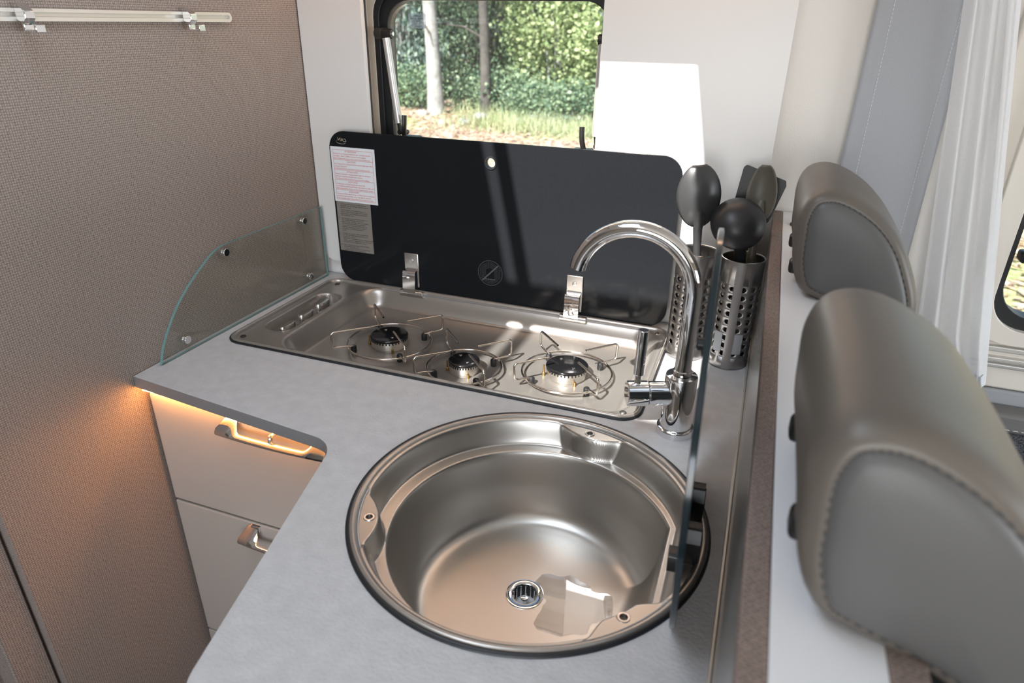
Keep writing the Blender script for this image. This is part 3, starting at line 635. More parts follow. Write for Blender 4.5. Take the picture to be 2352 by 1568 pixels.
# ================================================================ sink
sink = thing('round_sink', 'round brushed steel sink set into the worktop', 'sink', (SCX, SCY, 0))
BX, BY, BR = 0.006, -0.004, 0.174         # bowl offset and radius
CHX = 0.180                                # straight hinge land at x > CHX
pads = [(0.029, 0.180), (-0.166, -0.083), (0.145, -0.123)]
def sink_z(x, y):
    r = hypot(x, y)
    z = 0.0008
    # upper wall down to the draining ledge
    dl = max(r - 0.197, x - (CHX + 0.004))
    pad = 0.0
    for px, py in pads:
        pr = hypot(px, py); ex, ey = px / pr, py / pr
        d = hypot(x - ex * 0.250, y - ey * 0.250) - 0.0785       # crescent lens against the rim
        pad = max(pad, sstep(0.001, -0.005, d))
    ledge = sstep(0.0, 1.0, -dl / 0.014)
    hl = 0.036 * ledge
    z -= hl * (1 - pad) + 0.0022 * pad
    # deep bowl
    rb = hypot(x - BX, y - BY)
    db = max(rb - BR, x - (CHX - 0.016))
    t = max(0.0, -db)
    prof = 0.104 * (1 - (1 - min(1, t / 0.058)) ** 3.8) if t > 0 else 0
    soft = sstep(0.0, 0.010, t)
    zb = -0.0372 - prof
    if t > 0: z = z * (1 - soft) + min(z, zb) * soft
    return z
eyes = [(px * 0.1865 / hypot(px, py), py * 0.1865 / hypot(px, py)) for px, py in pads]
def sink_pits(x, y):
    z = sink_z(x, y)
    for ex, ey in eyes: z -= 0.014 * sstep(0.0056, 0.0040, hypot(x - ex, y - ey))
    return z
b = MB(); NA = 720; rads = [0.0] + [0.0170 + 0.0022 * k for k in range(58)]
rr = rads[-1]
while rr < 0.2045: rr += 0.0012; rads.append(rr)
ls = []
for r in rads[1:]:
    ls.append([(r * cos(2 * pi * k / NA), r * sin(2 * pi * k / NA), sink_pits(r * cos(2 * pi * k / NA), r * sin(2 * pi * k / NA))) for k in range(NA)])
b.loops(ls); b.build('bowl', M['steel_bowl'], sink, smooth=180, merge=False)
b = MB(); b.lathe([(0.1985, -0.001), (0.2005, 0.0030), (0.2035, 0.0046), (0.2065, 0.0044), (0.2085, 0.0028), (0.209, 0.0012)], n=128, cap0=False, cap1=False); b.build('rim', M['steel'], sink, smooth=80)
b = MB(); b.lathe([(0.206, 0.0), (0.206, 0.0024), (0.209, 0.0036), (0.2122, 0.0026), (0.213, 0.0)], n=128, cap0=False, cap1=False); b.build('seal', M['black_rubber'], sink, smooth=80)
for px, py in pads:
    k = 0.1865 / hypot(px, py); b = MB(); b.lathe([(0.0044, -0.004), (0.0044, 0.0007), (0.0062, 0.0007), (0.0068, -0.0006)], (px * k, py * k, sink_z(px * k, py * k)), 18, cap0=False, cap1=False); b.build('eyelet', M['satin_metal'], sink, smooth=40)
FLZ = sink_z(0.002, -0.002)
b = MB(); b.lathe([(0.0245, 0.0), (0.0240, 0.0014), (0.0185, 0.0018), (0.0165, 0.0008), (0.0160, -0.002)], (0.0, 0.0, FLZ), 40, cap0=False, cap1=False); b.build('drain_flange', M['chrome'], sink, smooth=50)
b = MB(); b.lathe([(0.0162, 0.0), (0.0158, -0.030), (0.0, -0.034)], (0.0, 0.0, FLZ), 40, cap0=False, cap1=False); b.build('drain_well', M['black_plastic'], sink, smooth=40)
b = MB(); b.lathe([(0.0025, -0.0335), (0.0025, -0.008), (0.0048, -0.007), (0.0044, -0.0055), (0, -0.0045)], (0.0, 0.0, FLZ), 20, cap1=False); b.build('plug_knob', M['chrome'], sink, smooth=50)
for k in range(14):
    a = 2 * pi * k / 14; e = Vector((cos(a), sin(a), 0)); b = MB()
    b.tube([Vector((0, 0, FLZ - 0.001)) + e * 0.0154, Vector((0, 0, FLZ - 0.030)) + e * 0.0150], 0.0012, 6); b.build('strainer_bar', M['chrome'], sink)
# thin film of water left on the bowl floor
pts = []
for k in range(40):
    a = 2 * pi * k / 40; rr = 0.052 + 0.012 * sin(3 * a + 0.6) + 0.006 * sin(5 * a) + 0.003 * sin(11 * a)
    x, y = 0.062 + rr * cos(a) * 0.98, 0.006 + rr * sin(a) * 0.9
    if hypot(x - BX, y - BY) > 0.108: q = 0.108 / hypot(x - BX, y - BY); x, y = BX + (x - BX) * q, BY + (y - BY) * q
    pts.append((x, y))
b = MB(); b.prism(pts, [], XY, FLZ + 0.0004, FLZ + 0.0010); o = b.build('water_puddle', M['water'], None, bevel=0.0003)
o.location = (SCX, SCY, 0); o['label'] = 'thin clear film of water lying in the sink bowl'; o['category'] = 'water'; o['kind'] = 'stuff'

# folded-up dark glass sink lid, standing on its hinge
e1 = Vector((-0.05028, 0.99874, 0)); e2 = Vector((-0.02513, -0.00127, 0.99968)); en = e1.cross(e2)
RL = 0.196; HC = 0.160
out = []
a0 = math.asin((0.004 - HC) / RL)
for k in range(61):
    a = a0 + (pi - 2 * a0) * k / 60; out.append((-RL * cos(a) * 1.0, HC + RL * sin(a)))
org = Vector((0.8825 - SCX, 0, 0))
fnl = lambda u, v, w_: tuple(org + e1 * u + e2 * v + en * w_)
b = MB(); b.prism(out, [], fnl, -0.0028, 0.0028); sl = b.build('folding_lid', M['dark_glass'], sink, bevel=0.0008, label='dark glass lid folded upright')
for u in (0.060, -0.012):
    b = MB(); pr = fillet([(u - 0.016, -0.001), (u + 0.016, -0.001), (u + 0.013, 0.026), (u + 0.007, 0.042), (u - 0.007, 0.042), (u - 0.013, 0.026)], [0.003] * 6, 4)
    b.prism(pr, [], fnl, 0.0026, 0.0185)
    for q in range(3): b.tube([fnl(u - 0.004 + q * 0.004, 0.010, 0.0187), fnl(u - 0.004 + q * 0.004, 0.036, 0.0187)], 0.0009, 6)
    b.build('hinge_clip', M['black_plastic'], sl, bevel=0.0015)
b = MB(); pr = fillet([(-0.046, 0.0), (-0.022, 0.0), (-0.025, 0.022), (-0.043, 0.022)], [0.004] * 4, 4); b.prism(pr, [], fnl, -0.013, -0.0026); b.build('hinge_clip', M['black_plastic'], sl, bevel=0.002)
b = MB(); cc = Vector(fnl(0.150, 0.180, -0.0027)); b.tube([cc, cc - en * 0.009], 0.008, 14); b.build('buffer', M['black_rubber'], sl, bevel=0.001)

# ================================================================ tap
FX, FY = 0.8405, -0.372
tap = thing('kitchen_tap', 'chrome swan-neck kitchen tap with side lever', 'tap', (FX, FY, 0))
b = MB(); b.lathe([(0.0262, 0.0), (0.0262, 0.0085), (0.0255, 0.0105), (0.0228, 0.0115)], n=48, cap1=True); b.build('base_ring', M['chrome'], tap, smooth=40)
b = MB(); b.lathe([(0.0222, 0.010), (0.0220, 0.089), (0.0212, 0.0915), (0.0120, 0.0925), (0.0120, 0.094)], n=48); b.build('body', M['chrome'], tap, smooth=40)
RA, ZC = 0.0785, 0.2085
path = [(0, 0, 0.088), (0, 0, 0.12), (0, 0, 0.16), (0, 0, 0.19)] + [(-RA + RA * cos(radians(t)), 0, ZC + RA * sin(radians(t))) for t in range(0, 169, 6)]
b = MB(); b.tube(path, 0.0112, 24); b.lathe([(0.0128, 0.093), (0.0128, 0.099), (0.0114, 0.100)], n=24, cap0=False, cap1=False); b.build('spout', M['chrome'], tap, smooth=40)
tip = Vector(path[-1]); dirv = (Vector(path[-1]) - Vector(path[-2])).normalized()
b = MB(); b.tube([tip - dirv * 0.001, tip + dirv * 0.0015], 0.0085, 20); b.build('aerator', M['black_plastic'], tap)
hd = Vector((-0.93, -0.36, 0)).normalized(); hz = Vector((0, 0, 0.062))
b = MB(); b.tube([hz + hd * 0.010, hz + hd * 0.044], 0.0172, 32); b.build('valve', M['chrome'], tap, bevel=0.001)
b = MB(); b.tube([hz + hd * 0.0446, hz + hd * 0.0735], 0.0178, 32); lev = b.build('lever_hub', M['chrome'], tap, bevel=0.0012)
l0 = hz + hd * 0.060 + Vector((0, 0, 0.016))
b = MB(); b.tube([l0, l0 + Vector((0.0005, 0, 0.016))], 0.0050, 16); b.tube([l0 + Vector((0.0005, 0, 0.014)), l0 + Vector((0.001, 0.001, 0.080))], 0.0073, 20); b.build('lever_stick', M['chrome'], lev, bevel=0.0008)

# ================================================================ utensil cups
CH, CR = 0.188, 0.0335
def cup_mesh(name, parent):
    b = MB(); NC, NR = 12, 9; z0, z1 = 0.022, 0.150; K = 12
    cw = 2 * pi / NC; ch = (z1 - z0) / NR; hr = 0.0043
    def P(a, z, r=CR): return (r * cos(a), r * sin(a), z)
    for c in range(NC):
        for r in range(NR):
            ac, zc = (c + 0.5) * cw, z0 + (r + 0.5) * ch
            inn, out = [], []
            for k in range(K):
                t = 2 * pi * (k + 0.5) / K; cx, sx = cos(t), sin(t)
                inn.append((ac + hr * cx / CR, zc + hr * sx))
                m = max(abs(cx), abs(sx)); out.append((ac + cx / m * cw / 2, zc + sx / m * ch / 2))
            vs = [P(*q) for q in inn + out]
            b.add(vs, [(k, (k + 1) % K, K + (k + 1) % K, K + k) for k in range(K)])
            for qx, qz, k in ((1, 1, 1), (-1, 1, 4), (-1, -1, 7), (1, -1, 10)):
                b.add([P(*out[k]), P(ac + qx * cw / 2, zc + qz * ch / 2), P(*out[(k + 1) % K]) if False else P(*out[(k - 1) % K])], [(0, 1, 2)])
    NS = NC * 4
    for za, zb in ((0.0, 0.004), (0.004, z0), (z1, CH - 0.002), (CH - 0.002, CH)):
        b.loops([[P(2 * pi * k / NS, zz) for k in range(NS)] for zz in (za, zb)])
    o = b.build(name, M['cup'], parent, smooth=60)
    so = o.modifiers.new('thickness', 'SOLIDIFY'); so.thickness = 0.0010; so.offset = -1
    b = MB(); b.lathe([(CR - 0.0005, 0.0015), (0, 0.0015)], n=NS, cap0=False, cap1=False); b.build('base', M['cup'], parent)
    b = MB(); b.tube([P(2 * pi * k / NS, CH) for k in range(NS)], 0.0009, 6, closed=True); b.build('rim', M['satin_metal'], parent)
    a = radians(258); b = MB()
    b.loops([[((CR + 0.0012) * cos(a + t), (CR + 0.0012) * sin(a + t), zz) for t in (0, 0.08, 0.16, 0.24, 0.32, 0.40)] for zz in (0.001, CH)], close=False)
    b.build('seam', M['cup'], parent)
    return o
cup = thing('utensil_cup', 'perforated steel utensil cup holding a ladle, spoon and turner', 'utensil cup', (0.8925, -0.1155, 0), 'perforated utensil cups')
cup_mesh('wall', cup)
for a in (292, 236):
    b = MB(); aa = radians(a)
    b.loops([[((CR + 0.0010) * cos(aa + t), (CR + 0.0010) * sin(aa + t), zz) for t in (-0.22, -0.11, 0, 0.11, 0.22)] for zz in (0.030, 0.066)], close=False)
    lbl = b.build('paper_label', M['tag'], cup)
cup2 = thing('utensil_cup', 'perforated steel utensil cup holding one large dark grey spoon', 'utensil cup', (0.8205, -0.1085, 0), 'perforated utensil cups')
for ch in list(cup.children):
    if not ch.name.startswith('paper_label'):
        c = ch.copy(); COL.objects.link(c); c.parent = cup2

def frame_from(tip, root, facing):
    """local +Y runs from root to tip, +Z towards facing"""
    y = (Vector(tip) - Vector(root)).normalized(); zf = (Vector(facing) - y * Vector(facing).dot(y)).normalized(); x = y.cross(zf)
    m = Matrix.Identity(4)
    for i in range(3): m[i][0], m[i][1], m[i][2], m[i][3] = x[i], y[i], zf[i], root[i]
    return m
def spoon(name, label, root, tip, facing, L, Wd, depth, m, sharp=0.75, concave=True):
    T = (Vector(tip) - Vector(root)).length
    o = thing(name, label, 'utensil', group='kitchen utensils in the cups'); o.matrix_world = frame_from(tip, root, facing)
    sg = -1 if concave else 1
    b = MB(); NT, NSg = 24, 14; ls = []
    for i in range(NT + 1):
        t = i / NT; u = 0.02 + 0.96 * t
        wdt = Wd / 2 * (sin(pi * u ** sharp) ** 0.45) if 0 < u < 1 else 0.001
        ls.append([(wdt * (2 * k / NSg - 1), T - L + L * t, sg * depth * (1 - (2 * k / NSg - 1) ** 2) * sin(pi * min(1, max(0.0, u))) ** 0.7) for k in range(NSg + 1)])
    b.loops(ls, close=False); q = b.build('bowl', m, o, smooth=80)
    so = q.modifiers.new('thickness', 'SOLIDIFY'); so.thickness = 0.0022; so.offset = 0
    b = MB(); pts = [(0, y, sg * depth * 0.35 * (1 if y > T - L else 0.0)) for y in [T - L + 0.025, T - L + 0.010, T - L - 0.01, T - L - 0.05, (T - L) * 0.5, 0.0]]
    pts = [(0, T - L + 0.030, sg * depth * 0.75), (0, T - L + 0.014, sg * depth * 0.45), (0, T - L - 0.004, sg * 0.001), (0, T - L - 0.03, 0), (0, (T - L) * 0.5, 0), (0, 0, 0)]
    b.tube(pts, 0.006, 14, rad=[0.006, 0.0095, 0.0075, 0.0065, 0.0075, 0.0085]); b.build('handle', m, o, smooth=60)
    return o
spoon('serving_spoon', 'large dark grey serving spoon showing its rounded back', (0.835, -0.095, 0.006), (0.8045, -0.112, 0.326), (0.35, -1, 0.15), 0.098, 0.070, 0.017, M['grey_nylon'], 1.0, False)
spoon('cooking_spoon', 'olive-grey spoon with its hollow showing, beside the black turner', (0.905, -0.125, 0.006), (0.9025, -0.075, 0.327), (-0.25, -1, 0.25), 0.085, 0.046, 0.010, M['olive_nylon'], 0.85, True)
# turner
tr, tt = (0.884, -0.100, 0.006), (0.900, -0.055, 0.318)
tu = thing('turner', 'black slotted turner with square corners behind the olive spoon', 'utensil', group='kitchen utensils in the cups'); tu.matrix_world = frame_from(tt, tr, (-0.1, -1, 0.2))
T = (Vector(tt) - Vector(tr)).length
hd_out = fillet([(-0.036, T - 0.082), (0.024, T - 0.088), (0.039, T - 0.022), (0.037, T - 0.014), (-0.027, T + 0.003), (-0.031, T - 0.002)], [0.012, 0.012, 0.006, 0.004, 0.004, 0.006], 4)
b = MB(); b.prism(hd_out, [], XY, -0.0016, 0.0016); b.build('head', M['black_nylon'], tu, bevel=0.0008)
b = MB(); b.tube([(0.0, T - 0.020, 0.003), (0.0, T - 0.05, 0.0045), (0, T - 0.088, 0.003), (0, T - 0.12, 0), (0, 0, 0)], 0.005, 12, rad=[0.0022, 0.0045, 0.006, 0.006, 0.0075]); b.build('handle', M['grey_nylon'], tu, smooth=60)
# ladle
la = thing('ladle', 'black ladle with round bowl turned away from the hob', 'utensil', group='kitchen utensils in the cups')
b = MB(); LC = Vector((0.8755, -0.120, 0.241)); LR = 0.0425
rot = Vector((0.15, -0.78, 0.62)).to_track_quat('Z', 'X').to_matrix()
prof = [(LR * sin(radians(t)), LR * cos(radians(t)) * 0.82) for t in range(2, 95, 6)]
ls = [[tuple(LC + rot @ Vector((r * cos(2 * pi * k / 32), r * sin(2 * pi * k / 32), zz))) for k in range(32)] for r, zz in prof]
b.loops(ls, cap0=True); q = b.build('bowl', M['black_nylon'], la, smooth=70); so = q.modifiers.new('thickness', 'SOLIDIFY'); so.thickness = 0.0022; so.offset = -1
b = MB(); hp = [LC + Vector((0.008, -0.012, -0.024)), LC + Vector((0.010, -0.003, -0.042)), LC + Vector((0.015, 0.004, -0.08)), Vector((0.896, -0.112, 0.006))]
b.tube(hp, 0.008, 14, rad=[0.010, 0.0095, 0.0085, 0.008]); b.build('handle', M['black_nylon'], la, smooth=60)

# ================================================================ glass splash guard on the fabric wall
sg = thing('splash_guard', 'clear glass splash guard with curved end bolted to the fabric wall', 'splash guard', (0.012, 0, 0))
cur = [(-0.012, 0.0015), (-0.012, 0.157), (-0.205, 0.157), (-0.300, 0.1565)]
for k in range(1, 9): t = k / 9; cur.append((-0.300 - 0.047 * t, 0.1565 - 0.0125 * t * t))
arc = [(-0.352, 0.141), (-0.375, 0.128), (-0.404, 0.1085), (-0.428, 0.089), (-0.447, 0.069), (-0.464, 0.048), (-0.478, 0.026), (-0.488, 0.0015)]
b = MB(); b.prism(cur + arc, [], YZ, 0.0, 0.005, 0, 1); b.build('pane', [M['splash'], M['glass_edge']], sg)
for (y, z) in ((-0.306, 0.142), (-0.076, 0.142), (-0.076, 0.020), (-0.428, 0.022)):
    b = MB(); b.tube([(-0.0122, y, z), (0.0, y, z)], 0.006, 18); b.tube([(0.005, y, z), (0.0075, y, z)], 0.0072, 20); b.tube([(0.0, y, z), (0.005, y, z)], 0.004, 12); b.build('bolt', M['chrome'], sg, bevel=0.0006)

# ================================================================ wall rail and hooks
rl = thing('hook_rail', 'pale aluminium slotted rail along the fabric wall', 'rail', (0.0, 0, 0.516))
ry0, ry1 = -0.765, -0.1895
cap = [(ry0, 0.0), (ry1 - 0.0075, 0.0)] + [(ry1 - 0.0075 + 0.0075 * sin(radians(t)), 0.0075 - 0.0075 * cos(radians(t))) for t in range(15, 180, 15)] + [(ry1 - 0.0075, 0.015), (ry0, 0.015)]
slot = [(ry0 + 0.005, 0.0052), (ry1 - 0.0075, 0.0052)] + [(ry1 - 0.0075 + 0.0026 * sin(radians(t)), 0.0078 - 0.0026 * cos(radians(t))) for t in range(30, 180, 30)] + [(ry1 - 0.0075, 0.0104), (ry0 + 0.005, 0.0104)]
b = MB(); b.prism(cap, [slot[::-1]], YZ, 0.0005, 0.0075); b.build('rail_body', M['alu_light'], rl, bevel=0.0006)
b = MB(); b.box(0.0002, 0.002, ry0, ry1 - 0.004, 0.003, 0.0125); b.build('back_strip', M['alu_light'], rl)
for hy, lab in ((-0.562, 'chrome hook on the rail, the one away from the window'), (-0.293, 'chrome hook on the rail near its rounded end')):
    hk = thing('wall_hook', lab, 'hook', (0.0, hy, 0.516), 'chrome hooks on the rail')
    pr = [(0.0076, 0.021), (0.0135, 0.021), (0.024, 0.012), (0.024, 0.003), (0.018, -0.003), (0.018, -0.0095), (0.034, -0.0095), (0.034, -0.003), (0.037, -0.003), (0.037, -0.0125), (0.014, -0.0125), (0.014, -0.001), (0.0076, 0.002)]
    b = MB(); b.prism(pr, [], lambda u, v, w_: (u, w_, v), -0.0065, 0.0065); b.build('hook_body', M['chrome'], hk, bevel=0.0008)

# ================================================================ headrests of the bench beyond the partition
prof_h = [(0.951, 0.262), (0.948, 0.292), (0.947, 0.320), (0.953, 0.341), (0.966, 0.352), (0.988, 0.3540), (1.015, 0.344), (1.042, 0.326), (1.065, 0.300), (1.083, 0.266), (1.095, 0.234), (1.097, 0.205), (1.089, 0.182), (1.070, 0.178), (1.045, 0.195), (1.015, 0.210), (0.985, 0.2205), (0.963, 0.232)]
def catmull(pts, n=4):
    out = []; N = len(pts)
    for i in range(N):
        p0, p1, p2, p3 = [Vector(pts[(i + k) % N]) for k in (-1, 0, 1, 2)]
        for k in range(n):
            t = k / n; out.append(tuple(0.5 * ((2 * p1) + (p2 - p0) * t + (2 * p0 - 5 * p1 + 4 * p2 - p3) * t * t + (3 * p1 - p0 - 3 * p2 + p3) * t ** 3)))
    return out
ph = catmull(prof_h)
def inset(pts, d):
    N = len(pts); out = []
    for i in range(N):
        a, c = Vector(pts[i - 1]), Vector(pts[(i + 1) % N]); t = (c - a).normalized(); nrm = Vector((t.y, -t.x)); p = Vector(pts[i])
        out.append(tuple(p + nrm * d))
    return out
cxm, czm = sum(p[0] for p in ph) / len(ph), sum(p[1] for p in ph) / len(ph)
def insetc(d):
    q = inset(ph, d)
    A = sum(hypot(p[0] - cxm, p[1] - czm) for p in ph); B = sum(hypot(p[0] - cxm, p[1] - czm) for p in q)
    return q if B < A else inset(ph, -d)
def headrest(yn, yf, label):
    o = thing('headrest', label, 'headrest', (0, yn, 0), 'headrests of the bench')
    Lw = yf - yn
    ls = []
    for y, d in ((0.004, 0.013), (0.0035, 0.011), (0.005, 0.007), (0.010, 0.003), (0.018, 0.0005), (0.035, 0.0)): ls.append([(p[0], y, p[1]) for p in insetc(d)])
    ls += [[(p[0], Lw * t, p[1] + 0.003 * sin(pi * t)) for p in ph] for t in (0.3, 0.5, 0.7)]
    for y, d in ((0.035, 0.0), (0.018, 0.0005), (0.010, 0.003), (0.005, 0.007), (0.0035, 0.011), (0.004, 0.013)): ls.append([(p[0], Lw - y, p[1]) for p in insetc(d)])
    b = MB(); b.loops(ls); b.build('cover', M['leather'], o, smooth=60)
    for s0, sg_ in ((0.0, 1), (Lw, -1)):
        b = MB(); l2 = []
        pb = insetc(0.0125)
        for k, y in ((1.0, 0.0045), (0.975, 0.0015), (0.90, -0.001), (0.72, -0.003), (0.4, -0.0045), (0.1, -0.005)): l2.append([(cxm + (p[0] - cxm) * k, s0 + sg_ * y, czm + (p[1] - czm) * k) for p in pb])
        b.loops(l2, cap1=True); b.build('side_panel', M['leather_side'], o, smooth=60)
    # stitches along the near seam
    seam = [Vector((p[0], 0.0030, p[1])) for p in insetc(0.0118)]
    dense = []
    for i in range(len(seam)):
        for k in range(2): dense.append(seam[i].lerp(seam[(i + 1) % len(seam)], k / 2))
    for i in range(0, len(dense), 1):
        if i % 2 == 0:
            a, c = dense[i], dense[(i + 1) % len(dense)]
            b = MB(); b.tube([a, a.lerp(c, 0.5) + Vector((0, -0.0004, 0)), a.lerp(c, 0.86)], 0.00045, 5); b.build('stitch', M['thread'], o)
    # black mounting clips at the back of the headrest
    for t, z in ((0.30, 0.240), (0.80, 0.243)):
        b = MB(); b.box(0.9505, 0.962, Lw * t - 0.010, Lw * t + 0.010, z - 0.006, z + 0.012); b.build('mounting_clip', M['black_plastic'], o, bevel=0.004)
    return o
headrest(-0.905, -0.682, 'large taupe leather headrest by the open end of the partition')
headrest(-0.372, -0.150, 'taupe leather headrest beside the grey curtain')
b = MB()
pts = [(0.968 + 0.010 * cos(2 * pi * k / 32), -0.004 + 0.010 * sin(2 * pi * k / 32), 0.2215) for k in range(32)]
b.tube(pts, 0.0022, 8, closed=True); o = b.build('cable_grommet', M['black_plastic'], None); o['label'] = 'small black ring grommet on the white partition top'; o['category'] = 'grommet'
# bench backrest below the headrests
bk = thing('bench_seat', 'grey bench seat with dark backrest behind the partition', 'bench', (0, 0, FLOOR))
b = MB(); b.box(1.03, 1.13, -0.98, 0.02, 0.42, 0.9 + 0.168); b.build('backrest', M['leather_side'], bk, bevel=0.025, seg=4)
b = MB(); b.box(1.03, 1.45, -0.98, -0.02, 0.0, 0.42); b.build('seat_base', M['white_board'], bk)
b = MB(); b.box(1.13, 1.50, -0.98, -0.02, 0.42, 0.52); b.build('seat_cushion', M['cushion'], bk, bevel=0.02, seg=3)
# padded side cushion against the wall under the dinette window
sc_ = thing('side_cushion', 'dark speckled side cushion with grey stitched leather top band', 'cushion', (0, 0, 0))
b = MB(); b.box(1.14, 2.4, 0.03, 0.067, -0.48, -0.118); b.build('pad', M['cushion'], sc_, bevel=0.012, seg=3)
b = MB(); b.box(1.14, 2.4, 0.026, 0.067, -0.119, -0.080); b.build('top_band', M['cushion_band'], sc_, bevel=0.008, seg=3)
for k in range(30):
    b = MB(); x = 1.20 + k * 0.013; b.tube([(x, 0.0255, -0.110), (x + 0.008, 0.0255, -0.110)], 0.0007, 5); b.build('stitch', M['white_thread'], sc_)

# ================================================================ curtains
cu = thing('curtain', 'flat blue-grey curtain panel with white stitch lines', 'curtain', (0, 0, 0))
def sheet(xl, xr, fy, z0, z1, nz, nx, th=None):
    b = MB(); ls = []
    for j in range(nz + 1):
        z = z0 + (z1 - z0) * j / nz; a, c = xl(z), xr(z); ls.append([(a + (c - a) * i / nx, fy(i / nx, z), z) for i in range(nx + 1)])
    b.loops(ls, close=False); return b
b = sheet(lambda z: 1.022 - 0.006 * (0.56 - z), lambda z: 1.158 + 0.008 * (0.5 - z), lambda u, z: 0.070 - 0.004 * sin(pi * u) + 0.012 * sstep(0.80, 1.0, u), -0.10, 0.80, 12, 24)
q = b.build('cloth', M['curtain'], cu, smooth=80); so = q.modifiers.new('thickness', 'SOLIDIFY'); so.thickness = 0.003
for x0, x1 in ((1.046, 1.050), (1.138, 1.128)):
    b = MB(); nst = 150
    for k in range(nst):
        z0 = -0.05 + k * 0.0058; x = x0 + (x1 - x0) * (0.56 - z0) / 0.6 * 0.4
        b.tube([(x, 0.0640, z0), (x, 0.0640, z0 + 0.0040)], 0.00045, 4, cap=False)
    b.build('stitch_line', M['white_thread'], cu, kind='stuff')
sh = thing('sheer_curtain', 'white translucent sheer curtain hanging beside the dinette window', 'curtain', (0, 0, 0))
def shl(z): return 1.135 + (0.56 - z) * 0.122 + (0.035 * sstep(0.05, -0.05, z))
def shr(z): return 1.205 + (0.56 - z) * 0.205
def shy(u, z): return 0.046 + 0.009 * sin(2 * pi * (u * 3.0 + 0.25 * sin(2 * z + 2 * u))) + 0.0015 * sin(2 * pi * (u * 7 + z))
b = sheet(shl, shr, shy, -0.022, 0.80, 40, 72); b.build('cloth', M['sheer'], sh, smooth=80)
b = sheet(lambda z: shl(z) + 0.02, shr, lambda u, z: shy(u, z) + 0.0012, -0.045, -0.022, 3, 72); b.build('hem', M['white_thread'], sh, smooth=80)
b = sheet(lambda z: shr(z) - 0.018, shr, lambda u, z: shy(0.87 + 0.13 * u, z) - 0.0012, -0.040, 0.80, 40, 10); b.build('side_hem', M['sheer'], sh, smooth=80)

# ================================================================ outdoors
def ground_mat():
    m = bpy.data.materials.new('leaf_litter_and_grass'); m.use_nodes = True; t = m.node_tree; b = t.nodes['Principled BSDF']; b.inputs['Roughness'].default_value = 0.9
    tc = t.nodes.new('ShaderNodeTexCoord')
    n1 = t.nodes.new('ShaderNodeTexNoise'); n1.inputs['Scale'].default_value = 0.45; n1.inputs['Detail'].default_value = 4
    n2 = t.nodes.new('ShaderNodeTexNoise'); n2.inputs['Scale'].default_value = 14; n2.inputs['Detail'].default_value = 8
    for n in (n1, n2): t.links.new(tc.outputs['Object'], n.inputs['Vector'])
    r1 = t.nodes.new('ShaderNodeValToRGB'); r1.color_ramp.elements[0].color = (0.20, 0.13, 0.09, 1); r1.color_ramp.elements[1].color = (0.62, 0.47, 0.36, 1)
    r1.color_ramp.elements[0].position = 0.3; r1.color_ramp.elements[1].position = 0.65
    r2 = t.nodes.new('ShaderNodeValToRGB'); r2.color_ramp.elements[0].color = (0.16, 0.20, 0.06, 1); r2.color_ramp.elements[1].color = (0.50, 0.52, 0.24, 1)
    r2.color_ramp.elements[0].position = 0.3; r2.color_ramp.elements[1].position = 0.65
    rm = t.nodes.new('ShaderNodeValToRGB'); rm.color_ramp.elements[0].position = 0.52; rm.color_ramp.elements[1].position = 0.62
    t.links.new(n2.outputs['Fac'], r1.inputs[0]); t.links.new(n2.outputs['Fac'], r2.inputs[0]); t.links.new(n1.outputs['Fac'], rm.inputs[0])
    mx = t.nodes.new('ShaderNodeMixRGB'); t.links.new(rm.outputs[0], mx.inputs[0]); t.links.new(r1.outputs[0], mx.inputs[1]); t.links.new(r2.outputs[0], mx.inputs[2])
    t.links.new(mx.outputs[0], b.inputs['Base Color']); return m
mb = MB(); mb.box(-40, 40, -6, 60, GROUND - 0.1, GROUND); struct(mb, 'ground', ground_mat())
rng = random.Random(11)
def leaves(n, rx, ry, rz, size, droop, rg, shell=0.45):
    b = MB(); nodes = []
    for _ in range(n):
        while True:
            p = Vector((rg.uniform(-1, 1), rg.uniform(-1, 1), rg.uniform(-1, 1)))
            if shell < p.length < 1: break
        # clumped: pull towards random twig nodes
        p = Vector((p.x * rx, p.y * ry, p.z * rz + rz))
        nodes.append(p)
        if len(nodes) > 160: p = nodes[rg.randrange(160)] + Vector((rg.gauss(0, 0.17), rg.gauss(0, 0.17), rg.gauss(0, 0.15)))
        d = Vector((rg.gauss(0, 1), rg.gauss(0, 1), rg.gauss(0, 0.6) - droop)).normalized(); s = size * rg.uniform(0.6, 1.4)
        sd = d.cross(Vector((rg.gauss(0, 1), rg.gauss(0, 1), rg.gauss(0, 1)))).normalized() * s * (0.42 if droop < 0.5 else 0.22)
        b.add([p, p + d * s * 0.5 + sd, p + d * s, p + d * s * 0.5 - sd], [(0, 1, 2, 3)])
    return b
def stems(n, h, spread, rg, r0=0.03):
    b = MB()
    for _ in range(n):
        a = rg.uniform(0, 2 * pi); x, y = rg.uniform(-0.2, 0.2), rg.uniform(-0.2, 0.2); e = Vector((cos(a), sin(a), 0)) * spread * rg.uniform(0.3, 1)
        b.tube([Vector((x, y, -0.05)), Vector((x, y, h * 0.4)) + e * 0.3, Vector((x, y, h * rg.uniform(0.7, 0.95))) + e], r0, 6, rad=[r0, r0 * 0.7, r0 * 0.25])
    return b
SH = 'shrubs and trees behind the clearing'
def plant(name, label, cat, leafm, barkm, n, rx, ry, rz, size, droop, z0=0.0):
    o = thing(name, label, cat, (0, 0, GROUND), SH)
    q = leaves(n, rx, ry, rz, size, droop, rng).build('foliage', M[leafm], o, smooth=0, merge=False, recalc=False, kind='stuff'); q.location.z = z0
    stems(9, rz * 1.9 + z0, rx * 0.7, rng).build('stem', M[barkm], o, smooth=60)
    return o
